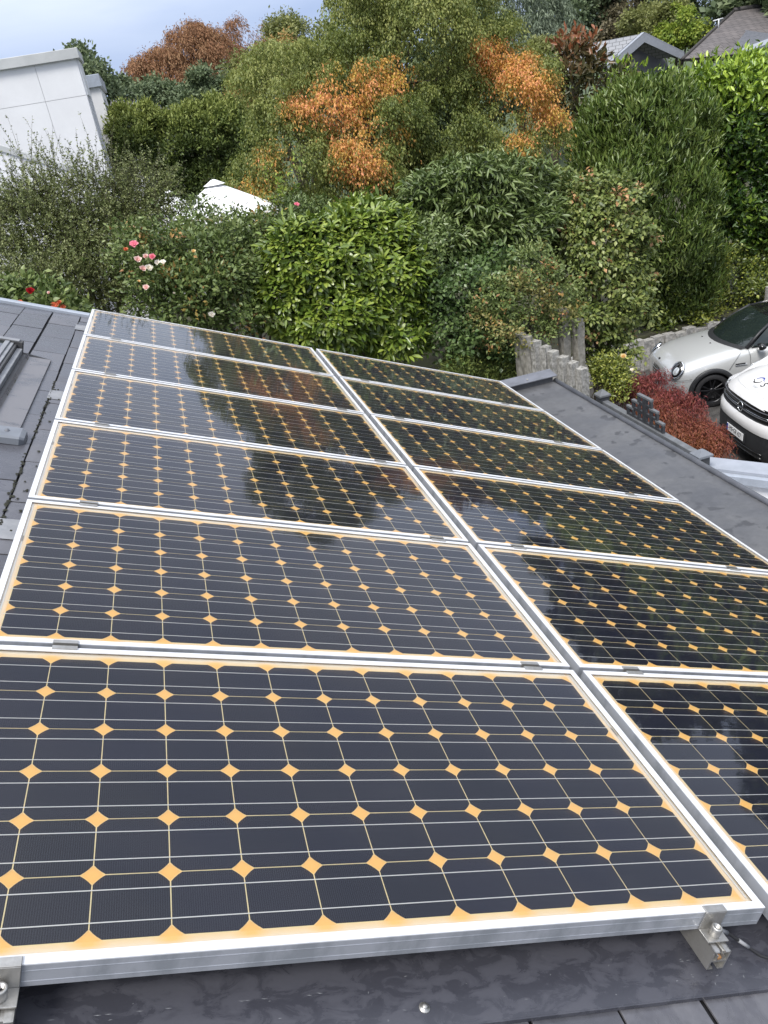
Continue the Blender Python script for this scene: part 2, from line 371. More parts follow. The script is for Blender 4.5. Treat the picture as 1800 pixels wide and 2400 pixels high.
# ------------------------------------------------------------------ mounting rails and clamps
ROOFN = -0.112
def rail_profile():
    mb = MB(); L0, L1 = -0.052, 5.12
    # open C-profile of extruded aluminium, 40 x 46 mm, walls 3 mm
    for (x0, z0, x1, z1) in ((-0.020,-0.046,-0.017,0), (0.017,-0.046,0.020,0), (-0.020,-0.003,-0.007,0), (0.007,-0.003,0.020,0),
                             (-0.017,-0.026,0.017,-0.023), (-0.017,-0.046,-0.006,-0.043), (0.006,-0.046,0.017,-0.043), (-0.0085,-0.023,-0.0065,-0.010), (0.0065,-0.023,0.0085,-0.010)):
        mb.box((x0,L0,z0), (x1,L1,z1))
    return mb.mesh('mounting_rail')
RMESH = rail_profile(); RMESH.materials.append(M['steel'])
RAILS = [(0.175, 'left column, its end at the bottom left corner'), (1.450, 'left column, its open end at the bottom right'),
         (PW+GU+0.18, 'right column, upper one'), (PW+GU+1.25, 'right column, lower one')]
for u, d in RAILS:
    o = link('mounting_rail', RMESH, None, None, RP(u, 0, -PT-0.002), (0, TH, 0))
    tag(o, 'aluminium mounting rail under the ' + d, 'rail', 'mounting rails under the panels')
def mid_clamp():
    mb = MB(); L = 0.028
    mb.box((-L,-0.0185,0.0006), (L,-0.0075,0.0034)); mb.box((-L,0.0075,0.0006), (L,0.0185,0.0034))
    mb.box((-L,-0.0080,-0.020), (L,-0.0056,0.0033)); mb.box((-L,0.0056,-0.020), (L,0.0080,0.0033)); mb.box((-L,-0.0056,-0.021), (L,0.0056,-0.018))
    a = mb.mesh('clamp_body'); a.materials.append(M['steel'])
    b = MB().lathe([(0.0001,-0.008),(0.0045,-0.008),(0.0050,-0.009),(0.0050,-0.018)], 12).mesh('clamp_bolt'); b.materials.append(M['steel'])
    return a, b
CM = mid_clamp()
colx = [(0, 0.185, 'left'), (0, 1.440, 'right'), (1, 0.18, 'left'), (1, 1.25, 'right')]
nx = ['first', 'second', 'third', 'fourth', 'fifth']
for ci, du, sd_ in colx:
    for g in range(5):
        o = empty('mid_clamp', RP(ci*(PW+GU)+du, g*PV+PH+(PV-PH)/2, 0), (0, TH, 0))
        tag(o, f'small steel clamp in the {nx[g]} gap from the front, {("left","right")[ci]} column, {sd_}hand one', 'clamp', 'clamps between the panels')
        link('clamp_body', CM[0], None, o); link('bolt', CM[1], None, o)
def end_clamp(name, u, v, flip, label):
    o = empty(name, RP(u, v, 0), (0, TH, math.pi if flip else 0)); o.rotation_euler = (0, TH, 0)
    s_ = -1 if not flip else 1
    W2 = 0.025
    b = MB()
    y = lambda t: t*s_
    def bx(x0, a, z0, x1, c, z1, mb): mb.box((x0, min(y(a),y(c)), z0), (x1, max(y(a),y(c)), z1), bev=0.0006)
    bx(-W2,-0.012,0.0006, W2,0.0042,0.0034, b)        # lip over the frame
    bx(-W2,0.0012,-0.044, W2,0.0042,0.0006, b)        # upright
    bx(-W2,0.0042,-0.0450, W2,0.034,-0.0412, b)       # foot
    b.build('clamp_body', M['steel'], o)
    Mx = Matrix.Translation((0, y(0.018), -0.0412))
    bt = MB().lathe([(0.0100,0),(0.0108,0.001),(0.0108,0.019),(0.0098,0.021),(0.0058,0.021),(0.0054,0.012),(0.0001,0.012)], 20, M=Mx)
    bo = bt.build('bolt', M['steel'], o)
    MB().lathe([(0.0056,0.0125),(0.0001,0.0125)], 6, M=Mx).build('socket', M['black'], bo)
    tag(o, label, 'clamp', 'end clamps')
    # sliding nut block showing in the rail mouth
    if not flip:
        MB().box((-0.016,-0.046,-0.060), (-0.001,-0.016,-0.0505), bev=0.001).box((0.004,-0.047,-0.060), (0.0165,-0.016,-0.0505), bev=0.001).build('slot_nut', M['steel'], o)
        MB().box((-0.006,-0.0530,-0.068), (0.003,-0.043,-0.061), bev=0.0015).build('rusty_screw_end', M['rust'], o)
end_clamp('end_clamp', 0.172, 0.0, False, 'steel end clamp with socket bolt at the bottom left corner')
end_clamp('end_clamp', 1.450, 0.0, False, 'steel end clamp with socket bolt at the front right corner')
for ci, du, sd_ in colx:
    end_clamp('end_clamp', ci*(PW+GU)+du, 5*PV+PH, True, f'small end clamp on the far edge of the {("left","right")[ci]} column, {sd_}hand one')
# cable leaving the front right clamp
cb = empty('cable', RP(1.47, -0.01, -0.05)); tag(cb, 'thin dark earthing cable running from the front right clamp', 'cable')
O0 = RP(1.47, -0.01, -0.05)
def rel(u, v, n): return RP(u, v, n) - O0
MB().tube([rel(1.462,-0.010,-0.040), rel(1.475,-0.008,-0.044), rel(1.505,-0.004,-0.060), rel(1.545,-0.012,-0.082), rel(1.585,-0.03,-0.100), rel(1.66,-0.06,-0.106), rel(1.80,-0.10,-0.106), rel(2.1,-0.12,-0.106)], 0.0032, 8).build('sheath', M['rubber'], cb)
MB().tube([rel(1.467,-0.010,-0.042), rel(1.478,-0.008,-0.0455), rel(1.500,-0.005,-0.057)], 0.0046, 8).tube([rel(1.535,-0.0095,-0.0765), rel(1.560,-0.018,-0.0885)], 0.0040, 8).build('cable_lug', M['lead'], cb)

# ------------------------------------------------------------------ the house we stand on
house = empty('house', (0,0,-4.7)); tag(house, 'house roof of dark wet slates carrying the solar panels', 'house')
HO = Vector((0,0,-4.7))
def hpart(mb, name, m, parent=house, rot=True):
    """mb in roof coordinates (u,v,n)"""
    o = mb.build(name, m, parent)
    o.location = -HO if parent is house else (0,0,0)
    if rot and parent is house: o.rotation_euler = (0, TH, 0)
    return o
roof = hpart(MB().box((-3.2,-3.0,-0.30), (3.30,5.285,-0.128)), 'roof', M['deck'])
SM = [M['slate'], M['slate_b'], M['slate_c']]
sl_cache = {}
def slate(u1, v0, v1, exposed=0.185, n=ROOFN):
    key = (round(v1-v0,3), round(exposed,3), random.randrange(3))
    if key not in sl_cache:
        L, t = v1-v0, 0.0055; e_ = exposed-0.009
        mb = MB().box((-e_,0,-t), (0,L,0), bev=0.0009)
        me = mb.mesh('slate'); me.materials.append(SM[key[2]]); sl_cache[key] = me
    o = link('slate', sl_cache[key], None, roof)
    o.location = (u1+rng.normal(0,0.0012), v0, n+0.004+rng.normal(0,0.0006)); o.rotation_euler = (rng.normal(0,0.002), R(-0.6)+rng.normal(0,0.004), rng.normal(0,0.003))
    return o
LS = 0.40
k = 0
for u1 in (-1.00,-0.815,-0.63,-0.45,-0.27,-0.082, 0.10):
    off = {-0.45: 0.13, -0.27: 0.21, -0.082: 0.03, 0.10: 0.24}.get(u1, (k*0.17) % LS); k += 1
    v = 0.05 + off - LS
    while v < 5.28:
        a, b = max(v, 0.63 if u1 > 0 else -0.04), min(v+LS-0.008, 5.268)
        inside_sky = (u1 < -0.20 and a < 3.88 and b > 2.45)
        if b-a > 0.05 and not inside_sky: slate(u1, a, b)
        elif inside_sky and b > 3.88 and b-3.86 > 0.05: slate(u1, 3.86, b)
        v += LS
for u1 in (-0.27,-0.082, 0.10, 0.285, 0.47, 0.655, 0.84, 1.025, 1.21, 1.395, 1.58, 1.765, 1.95):
    off = random.uniform(0, LS)
    v = -0.095-0.8-off
    for i in range(4):
        a, b = v+i*LS, min(v+(i+1)*LS-0.004, -0.05)
        if b-a > 0.06: slate(u1, a, b, n=ROOFN-0.010)
# lead soakers at the roof hooks
for (v0, v1) in ((4.80,4.965), (3.15,3.30), (1.585,1.735)):
    o = MB().grid([[(-0.088+i*0.03, v0+(v1-v0)*j/4, -0.1062+0.0012*math.sin(3.1*i+2.3*j)) for j in range(5)] for i in range(6)], smooth=True).build('lead_sheet', M['lead'], roof)
# joint dirt and moss along the eaves side joint
mb = MB()
for i in range(230):
    v = rng.uniform(1.3, 3.6); 
    if rng.random() > 0.25+0.75*abs(math.sin(v*2.7)): continue
    r_ = rng.uniform(0.002,0.0075); u = -0.080+rng.normal(0,0.004)+ (rng.uniform(0.01,0.05) if rng.random()<0.08 else 0)
    mb.add([(u+r_*math.cos(a)*rng.uniform(.6,1.2), v+1.6*r_*math.sin(a)*rng.uniform(.6,1.2), -0.1065) for a in np.linspace(0,2*math.pi,7)[:-1]]+[(u,v,-0.1065+r_*0.5)], [(i_,(i_+1)%6,6) for i_ in range(6)], 0, True)
o = mb.build('moss_crumbs', M['moss'], roof); o['kind'] = 'stuff'
hpart(MB().box((-3.2,5.272,-0.145), (-0.02,5.345,-0.088), bev=0.004).box((-3.2,5.335,-0.30), (3.2,5.350,-0.12)), 'verge_trim', M['trim'])
hpart(MB().box((-0.02,5.272,-0.145), (3.25,5.345,-0.100), bev=0.003), 'verge_trim', M['trim_dark'])
# dark metal sheet under the front edge
sh = hpart(MB().box((-0.079,-0.091,-0.1125), (3.28,0.62,-0.1085), bev=0.0008).box((-0.079,-0.094,-0.1180), (3.28,-0.0900,-0.1095)), 'metal_sheet', M['sheet'])
scw = MB().lathe([(0.0001,0.0068),(0.0035,0.0065),(0.0052,0.0045),(0.0055,0.002),(0.0095,0.0018),(0.0102,0.0004),(0.0100,0)], 16, M=Matrix.Translation((0.839,-0.056,-0.1085)))
scw.build('screw', M['steel'], sh)
mb = MB()
for i in range(46):                                                        # bright scratches and droppings
    u, v = rng.uniform(0.2,1.6), rng.uniform(-0.085,0.02)
    if i > 30: u, v = rng.normal(1.47,0.05), rng.normal(-0.035,0.018)
    if i > 41: u, v = rng.normal(1.40,0.01), rng.normal(-0.02,0.002)
    L = rng.uniform(0.002,0.010)*(1.6 if i>41 else 1); a = rng.uniform(-0.3,0.3)+ (0.9 if rng.random()<0.3 else 0); wd = rng.uniform(0.0003,0.0008)
    dx, dy = L*math.cos(a), L*math.sin(a)
    mb.add([(u,v,-0.1081),(u+dx/2-wd*math.sin(a),v+dy/2+wd,-0.1081),(u+dx,v+dy,-0.1081),(u+dx/2+wd*math.sin(a),v+dy/2-wd,-0.1081)], [(0,3,2,1)])
for i in range(40):
    u = 0.24+i*0.011+rng.normal(0,0.003)
    if rng.random() < 0.80: continue
    mb.add([(u,-0.012+0.00005*i,-0.1081),(u+0.006,-0.0126,-0.1081),(u+0.012,-0.012,-0.1081),(u+0.006,-0.0114,-0.1081)], [(0,1,2,3)])
mb.build('scratches', M['lead'], sh)['kind'] = 'stuff'

# roof window at the left edge
sk = empty('roof_window'); sk.parent = house; sk.location = -HO; sk.rotation_euler = (0, TH, 0)
FL = M['flash']
fl = MB().box((-0.275,2.56,-0.112), (-0.140,3.86,-0.098), bev=0.001)
fl.grid([[(-0.262+0.004*j,2.6+1.26*i/8, -0.098+0.02*(1-j/3)**2) for j in range(4)] for i in range(9)])
fl.build('side_flashing', FL, sk)
pr = MB()
for (u0, u1, n0, n1, m_) in ((-0.288,-0.264,-0.10,-0.086,0), (-0.316,-0.288,-0.10,-0.056,1), (-0.330,-0.316,-0.10,-0.036,0), (-0.352,-0.332,-0.10,-0.030,1), (-0.376,-0.352,-0.10,-0.022,2)):
    pr.box((u0,2.3,n0), (u1,3.845,n1), m_, bev=0.002)
pr.build('frame', [M['frame_dark'], M['frame_dark'], M['lead']], sk)
MB().box((-1.3,3.845,-0.10), (-0.288,3.895,-0.022), 0, bev=0.003).box((-1.3,3.848,-0.022), (-0.305,3.89,-0.015), 1, bev=0.002).build('top_cover', [M['frame_dark'], M['lead']], sk)
MB().add([(-1.3,2.3,-0.030),(-0.376,2.3,-0.030),(-0.376,3.845,-0.030),(-1.3,3.845,-0.030)], [(0,1,2,3)]).build('pane', M['glass_dark'], sk)
ap = MB().grid([[( -0.29+0.15*i/10, 3.868+0.026*math.sin(j/6*math.pi)*(1-i/11)+0.012*j/6, -0.105+0.016*(1-i/12)*math.sin(j/6*math.pi)) for j in range(7)] for i in range(11)])
ap.build('rolled_flashing', M['rubber'], sk)
# grey sheet-metal cover across the roof below the window
cv = MB()
prof = [(2.440,-0.105),(2.442,-0.080),(2.452,-0.073),(2.560,-0.071),(2.572,-0.079),(2.576,-0.105)]
for a, b in ((-1.6,-0.122),):
    cv.grid([[(u, p[0], p[1]) for p in prof] for u in (a, b)], smooth=False)
cv.grid([[(-0.122,p[0],p[1]) for p in prof], [(-0.104,p[0]+(2.508-p[0])*0.22,p[1]-0.008) for p in prof], [(-0.100,p[0]+(2.508-p[0])*0.35,-0.105) for p in prof]], smooth=False)
cvo = hpart(cv, 'cover_strip', M['trim_mid'])
MB().lathe([(0.0001,0.007),(0.006,0.006),(0.0075,0.002),(0.010,0.001),(0.010,0)], 12, M=Matrix.Translation((-0.175,2.51,-0.071))).build('screw', M['trim_dark'], cvo)

# flat bitumen eaves strip with its bead and the raised end cap
def hw(mb, name, m, parent=house):
    o = mb.build(name, m, parent); o.location = -HO if parent is house else (0,0,0); return o
ZS = -1.420
hw(MB().box((2.90,-3.0,ZS-0.16), (3.520,5.30,ZS)), 'eaves_strip', M['bitumen'])
hw(MB().tube([(3.527,-3.0,ZS+0.006), (3.527,5.265,ZS+0.006)], 0.019, 12).box((3.520,-3.0,ZS-0.14), (3.534,5.265,ZS)), 'eaves_bead', M['trim_dark'])
Mc = Matrix.Translation((3.03,5.30,ZS+0.062)) @ Matrix.Rotation(R(8), 4, 'X')
hw(MB().box((0,-0.075,0), (0.50,0.075,0.010), M=Mc, bev=0.002).box((0,0.06,-0.15), (0.50,0.070,0.0), M=Mc), 'end_coping', M['trim_dark'])
hw(MB().box((2.95,5.255,ZS-0.1), (3.50,5.30,ZS+0.052)), 'end_upstand', M['bitumen'])
hw(MB().lathe([(0.0001,0.006),(0.006,0.005),(0.008,0.001),(0.008,-0.002)], 10, M=Matrix.Translation((3.27,5.268,ZS+0.071))), 'screw', M['steel'])
hw(MB().box((-6.0,-8.0,-4.75), (3.42,5.20,ZS-0.16)), 'wall', M['white_wall'])
# ------------------------------------------------------------------ ground and terrain
ZG = -4.7
def struct(mb, name, m): return tag(mb.build(name, m), kind='structure')
M['grass'] = noisy('grass', (0.035,0.055,0.018), (0.06,0.085,0.03), 0.6, (0.9,0.95), 0.4, 6)
struct(MB().add([(-900,-300,ZG-0.02),(900,-300,ZG-0.02),(900,1500,ZG-0.02),(-900,1500,ZG-0.02)], [(0,1,2,3)]), 'ground', M['grass'])
struct(MB().add([(3.42,-6,ZG),(24,-6,ZG),(24,13.3,ZG),(3.42,13.3,ZG)], [(0,1,2,3)]), 'driveway', M['asphalt'])
# raised garden behind the house and the bank behind the car park
struct(MB().prism([(-30,5.9),(3.9,5.9),(3.9,9.8),(5.6,10.5),(5.6,13.36),(-30,13.36)], ZG-0.2, -2.45), 'garden_bed', M['soil'])
struct(MB().prism([(-30,13.36),(28,13.36),(42,28),(42,40),(-30,40)], ZG-0.2, -4.05), 'garden_bank', M['soil'])
struct(MB().add([(-120,40,ZG),(160,40,ZG),(160,80,-1.5),(-120,80,-1.5),(160,200,3),(-120,200,3)], [(0,1,2,3),(3,2,4,5)]), 'hillside', M['grass'])

# ------------------------------------------------------------------ foliage tools
def unit(a): return a/np.maximum(np.linalg.norm(a, axis=1, keepdims=True), 1e-9)
T4 = (np.array([[0,0,0],[0.5,0.45,0.10],[0,1,0],[-0.5,0.45,0.10]]), [(0,1,2),(0,2,3)])
T8 = (np.array([[0,0,0],[0.36,0.22,0.05],[0.5,0.55,0.06],[0.34,0.86,0.0],[0,1,-0.06],[-0.34,0.86,0.0],[-0.5,0.55,0.06],[-0.36,0.22,0.05]]), [(0,1,7),(1,2,7),(7,2,6),(2,3,6),(6,3,5),(3,4,5)])
T6 = (np.array([[0,0,0],[0.42,0.28,0.07],[0.5,0.60,0.05],[0,1,-0.12],[-0.5,0.60,0.05],[-0.42,0.28,0.07]]), [(0,1,2),(0,2,3),(0,3,4),(0,4,5)])
def leaf_mesh(name, P, A, Nn, L, W, tint, aut=None, shape=T4, smooth=False):
    """P base points, A axis, Nn approximate normal, L length, W width, one leaf each"""
    n = len(P); A = unit(A); B = unit(np.cross(A, Nn)); C = np.cross(B, A)
    tv, tf = shape; k = len(tv)
    L = np.broadcast_to(L, (n,))[:,None]; W = np.broadcast_to(W, (n,))[:,None]
    V = np.empty((n, k, 3))
    for i in range(k):
        V[:,i] = P + B*(tv[i,0]*W) + A*(tv[i,1]*L) + C*(tv[i,2]*L)
    tf = np.array(tf); m = len(tf)
    F = (np.arange(n)[:,None,None]*k + tf[None]).reshape(-1)
    me = bpy.data.meshes.new(name)
    me.vertices.add(n*k); me.vertices.foreach_set('co', V.reshape(-1).astype(np.float32))
    me.loops.add(n*m*3); me.loops.foreach_set('vertex_index', F.astype(np.int32))
    me.polygons.add(n*m); me.polygons.foreach_set('loop_start', np.arange(0, n*m*3, 3, dtype=np.int32))
    try: me.polygons.foreach_set('loop_total', np.full(n*m, 3, dtype=np.int32))
    except Exception: pass
    me.update(calc_edges=True)
    a = me.attributes.new('tint', 'FLOAT', 'POINT'); a.data.foreach_set('value', np.repeat(np.clip(tint,0,1), k).astype(np.float32))
    if aut is not None:
        a = me.attributes.new('aut', 'FLOAT', 'POINT'); a.data.foreach_set('value', np.repeat(np.clip(aut,0,1), k).astype(np.float32))
    return me
def L3(x, y, rx, ry, Y, rd=None):
    """a lobe seen at pixel x,y with pixel radii, standing at depth Y -> world ellipsoid"""
    c = at(x, y, Y); s_ = pxm(c); return [c[0], c[1], c[2], rx*s_, (rd if rd else rx*s_), ry*s_]
def clumps(lobes, n, rg, shell=0.13, back=-0.30, keep_in=0.25, top=0.0, lumpy=0.13, inset=0.05):
    lobes = np.array(lobes); w_ = (lobes[:,3]*lobes[:,5]); w_ = w_/w_.sum()
    out = []; dirs = []; ids = []
    tot = 0
    while tot < n:
        m = n*2; li = rg.choice(len(lobes), m, p=w_); d = unit(rg.normal(size=(m,3)))
        lo = lobes[li]; rad = 1-np.abs(rg.normal(0, shell, m))
        pp = lo[:,:3]+d*lo[:,3:]; sz = np.minimum(lo[:,3], lo[:,5])
        lump = (np.sin(pp[:,0]*2.6/sz+li*1.7)+np.sin(pp[:,2]*3.1/sz+pp[:,0]*1.7/sz+li*2.9)+np.sin((pp[:,1]*2.3+pp[:,2]*5.2)/sz+li))/3
        rad = rad*(0.97-inset+lumpy*lump); c = lo[:,:3] + d*lo[:,3:]*rad[:,None]
        vd = unit(CAM[None]-c); ok = (np.sum(unit(d/lo[:,3:])*vd, axis=1) > back) & (d[:,2] > -0.85)
        if top: ok &= rg.random(m) < np.clip(0.45+0.55*(d[:,2]+top), 0.15, 1)
        for j in range(len(lobes)):
            q = np.sum(((c-lobes[j,:3])/lobes[j,3:])**2, axis=1)
            ok &= ~((q < 0.55) & (li != j) & (rg.random(m) > keep_in))
        out.append(c[ok]); dirs.append(unit(d[ok]/lo[ok,3:])); ids.append(li[ok]); tot += ok.sum()
    return np.concatenate(out)[:n], np.concatenate(dirs)[:n], np.concatenate(ids)[:n]
def mid_clumps(lobes, n, rg, K, rm, flatm, shell, back, keep_in, top, lumpy, inset, dense=0.8):
    # clusters of shoots on the crown surface with hollows between them
    mc, md, mi = clumps(lobes, K, rg, shell, back, keep_in, top, lumpy, inset)
    r_ = rm*rg.uniform(0.6, 1.35, K); w_ = r_**2/np.sum(r_**2); j = rg.choice(K, n, p=w_)
    d = unit(unit(rg.normal(size=(n,3)))*0.95 + md[j]*0.55 + np.array([0,0,0.45]))
    c = mc[j] + d*(r_[j]*(1-np.abs(rg.normal(0,0.16,n))))[:,None]*np.array([1,1,flatm])
    return c, unit(d*0.75+md[j]*0.35), mi[j]
def foliage(name, lobes, n, per, cr, L, W, m, parent, seed=1, flat=0.7, up=0.6, out=0.7, rnd=0.6, droop=0.0, axis_up=0.0, axis_out=0.6, axis_rnd=0.7,
            shell=0.13, back=-0.30, tintfn=None, autfn=None, shape=T4, keep_in=0.25, top=0.0, tspread=0.29, kind=None, lvar=0.25, lumpy=0.13, inset=0.05, mid=None, fill=0.25):
    rg = np.random.default_rng(seed)
    if mid:
        n1 = int(n*(1-fill)); c, d, ids = mid_clumps(lobes, n1, rg, mid[0], mid[1], mid[2], shell, back, keep_in, top, lumpy, inset+0.04)
        inner = [[*l[:3], l[3]*0.80, l[4]*0.80, l[5]*0.80] for l in lobes]
        c2, d2, i2 = clumps(inner, n-n1, rg, 0.10, back, keep_in, top, lumpy, inset)
        c = np.concatenate([c, c2]); d = np.concatenate([d, d2]); ids = np.concatenate([ids, i2])
    else:
        c, d, ids = clumps(lobes, n, rg, shell, back, keep_in, top, lumpy, inset)
    cs = rg.uniform(0.65, 1.35, n)*cr
    off = rg.normal(size=(n, per, 3))*0.55; off = off*cs[:,None,None]; off[:,:,2] *= flat
    hr2 = (off[:,:,0]**2+off[:,:,1]**2)/cs[:,None]; off[:,:,2] -= droop*hr2
    P = (c[:,None]+off).reshape(-1,3); D = np.repeat(d, per, axis=0); O = off.reshape(-1,3); k = len(P)
    Nn = D*out + np.array([0,0,up]) + rg.normal(size=(k,3))*rnd
    A = unit(O)*axis_out + D*0.35 + np.array([0,0,axis_up-droop*0.8]) + rg.normal(size=(k,3))*axis_rnd
    ct = np.repeat(rg.normal(0.5, tspread*0.55, n), per)
    tint = ct + rg.normal(0, tspread*0.6, k)
    # outer leaves of a clump take lighter tints than the inner ones
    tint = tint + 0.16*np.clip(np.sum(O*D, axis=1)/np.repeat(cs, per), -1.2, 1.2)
    if tintfn is not None: tint = tintfn(P, tint, np.repeat(ids, per), rg)
    aut = autfn(P, np.repeat(ids, per), np.repeat(c, per, axis=0), rg) if autfn else None
    Lr = L*rg.uniform(1-lvar, 1+lvar, k)
    me = leaf_mesh(name, P-np.array(parent.location)[None], A, Nn, Lr, Lr*(W/L), tint, aut, shape)
    o = link(name, me, m, parent)
    if kind: o['kind'] = kind
    return o
def branches(parent, base, tips, r0, m, name='trunk', seed=3, wob=0.12, n=6, r1=0.012, fork=0.35):
    rg = np.random.default_rng(seed); mb = MB(); b = np.array(base, float); p0 = np.array(parent.location)
    for tpt in tips:
        tpt = np.array(tpt, float); L = np.linalg.norm(tpt-b); pts = []
        for i in range(n+1):
            t = i/n; q = b*(1-t)+tpt*t; q[2] = b[2]+(tpt[2]-b[2])*(t**0.85)
            q[:2] = b[:2]+(tpt[:2]-b[:2])*(t**1.5)
            if 0 < i: q += rg.normal(size=3)*wob*L*0.12*min(1,2*t)
            pts.append(Vector(q-p0))
        mb.tube(pts, [r0*(1-i/n)**0.8+r1 for i in range(n+1)], 7)
        for f_ in range(3):
            t = rg.uniform(0.45, 0.85); i = int(t*n); s_ = np.array(pts[i]); e_ = s_ + (unit(rg.normal(size=(1,3)))[0]*np.array([1,1,0.5])+np.array([0,0,0.35]))*L*fork*0.5
            mb.tube([Vector(s_), Vector((s_+e_)/2+rg.normal(size=3)*0.03*L), Vector(e_)], [r0*0.35+r1*0.6, r0*0.2+r1*0.5, r1*0.5], 5)
    return mb.build(name, m, parent)
def plant(name, base, label, cat, group=None):
    o = empty(name, tuple(base)); return tag(o, label, cat, group)
def G(*c): return [(i/(len(c)-1)*0.9+0.05, q) for i, q in enumerate(c)]

# leaf colours (dark, middle, light)
LM = {}
LM['maple'] = leafmat('maple_leaf', G((0.070,0.100,0.020),(0.165,0.200,0.044),(0.285,0.300,0.082)), G((0.50,0.36,0.055),(0.66,0.33,0.085),(0.72,0.29,0.14)), 0.5, 0.34)
LM['maple_olive'] = leafmat('maple_olive', G((0.085,0.110,0.028),(0.175,0.195,0.055),(0.28,0.285,0.095)), G((0.40,0.25,0.06),(0.52,0.25,0.08),(0.55,0.22,0.10)), 0.5, 0.32)
LM['cypress'] = leafmat('cypress_needles', G((0.158,0.085,0.043),(0.294,0.141,0.068),(0.339,0.203,0.102)), None, 0.7, 0.2)
LM['thuja'] = leafmat('thuja_scale', G((0.045,0.070,0.016),(0.110,0.150,0.030),(0.215,0.250,0.058)), None, 0.6, 0.15)
LM['bgdark'] = leafmat('far_dark_leaf', G((0.062,0.090,0.045),(0.107,0.147,0.070),(0.169,0.209,0.102)), None, 0.6, 0.25)
LM['bgwillow'] = leafmat('far_willow_leaf', G((0.090,0.119,0.079),(0.158,0.198,0.130),(0.237,0.282,0.192)), None, 0.6, 0.25)
LM['bgyellow'] = leafmat('far_yellow_leaf', G((0.096,0.113,0.034),(0.175,0.192,0.056),(0.249,0.260,0.085)), None, 0.6, 0.3)
LM['bgbright'] = leafmat('far_bright_leaf', G((0.113,0.181,0.028),(0.226,0.305,0.040),(0.362,0.407,0.068)), None, 0.6, 0.35)
LM['bgbrown'] = leafmat('far_brown_leaf', G((0.068,0.062,0.040),(0.124,0.107,0.062),(0.181,0.158,0.085)), None, 0.6, 0.25)
LM['rhodo'] = leafmat('rhododendron_leaf', G((0.048,0.085,0.014),(0.130,0.195,0.026),(0.255,0.315,0.050)), None, 0.32, 0.18, 0.55)
LM['laurel'] = leafmat('laurel_leaf', G((0.042,0.072,0.014),(0.100,0.155,0.030),(0.190,0.240,0.062)), None, 0.32, 0.14, 0.5)
LM['bay'] = leafmat('bay_leaf', G((0.048,0.076,0.020),(0.108,0.155,0.040),(0.185,0.235,0.080)), None, 0.38, 0.15, 0.5)
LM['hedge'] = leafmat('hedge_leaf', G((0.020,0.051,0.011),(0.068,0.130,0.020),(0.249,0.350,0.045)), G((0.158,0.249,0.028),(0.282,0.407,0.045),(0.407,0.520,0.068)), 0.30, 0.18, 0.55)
LM['hornbeam'] = leafmat('hornbeam_leaf', G((0.062,0.093,0.023),(0.141,0.186,0.043),(0.260,0.288,0.085)), G((0.339,0.158,0.068),(0.475,0.249,0.113),(0.565,0.339,0.169)), 0.42, 0.22, 0.45)
LM['rose'] = leafmat('rose_leaf', G((0.047,0.075,0.020),(0.107,0.153,0.041),(0.198,0.243,0.079)), G((0.282,0.226,0.045),(0.407,0.249,0.068),(0.429,0.181,0.090)), 0.42, 0.22)
LM['coton'] = leafmat('cotoneaster_leaf', G((0.075,0.098,0.028),(0.150,0.178,0.055),(0.250,0.275,0.110)), None, 0.45, 0.15)
LM['photinia'] = leafmat('photinia_leaf', G((0.060,0.066,0.024),(0.125,0.090,0.038),(0.26,0.095,0.042)), None, 0.32, 0.25, 0.4)
LM['lace'] = leafmat('laceleaf', G((0.11,0.026,0.026),(0.23,0.048,0.050),(0.36,0.10,0.10)), G((0.13,0.065,0.024),(0.26,0.090,0.036),(0.36,0.14,0.065)), 0.5, 0.3)
LM['ivy'] = leafmat('ivy_leaf', G((0.034,0.063,0.018),(0.073,0.124,0.034),(0.141,0.198,0.068)), None, 0.35, 0.15, 0.5)
LM['euon'] = leafmat('gold_shrub_leaf', G((0.056,0.085,0.017),(0.169,0.203,0.034),(0.339,0.350,0.068)), None, 0.38, 0.2, 0.5)

# ------------------------------------------------------------------ far trees
def tree(name, label, lobes, n, per, cr, L, W, m, seed, base_y, **kw):
    if 'mid' not in kw: kw['mid'] = (max(12, n//9), cr*1.35, 0.75)
    kw.setdefault('fill', 0.3); cr = cr*0.62; L = L*0.8; W = W*0.8; per = int(per*1.15)
    lb = np.array(lobes); c = lb[:,:3].mean(axis=0)
    o = plant(name, (c[0], c[1], base_y), label, 'tree')
    tr = branches(o, (c[0],c[1],base_y), [l[:3] for l in lb], max(0.09, 0.028*(c[2]-base_y)), M['bark'], 'trunk', seed)
    foliage('crown', lobes, n, per, cr, L, W, m, o, seed, **kw); return o
tree('cypress_tree', 'tall rust brown deciduous conifer against the sky at left',
     [L3(430,110,50,45,46,2.5), L3(350,150,42,45,46,2.5), L3(400,85,40,30,46,2), L3(470,130,50,60,47,2.5), L3(298,160,24,32,46,1.5), L3(315,120,25,18,46,1.2), L3(540,110,45,50,48,2.5), L3(590,90,45,38,50,2.5), L3(520,65,25,20,48,1.5), L3(400,160,60,50,46,2.5)], 800, 80, 0.60, 0.17, 0.045, LM['cypress'], 11, -3, mid=(90,0.62,0.5), fill=0.08, lumpy=0.25,
     flat=0.5, droop=1.5, axis_up=-0.4, up=0.2, keep_in=0.15, shell=0.2, axis_out=0.9)
tree('broadleaf_tree', 'small dark green tree behind the white building at left', [L3(205,175,32,45,30,2), L3(235,210,30,40,30,2), L3(185,140,18,25,30,1.5), L3(255,230,22,22,30,1.5)], 150, 55, 0.42, 0.17, 0.10, LM['bgdark'], 12, -3.5)
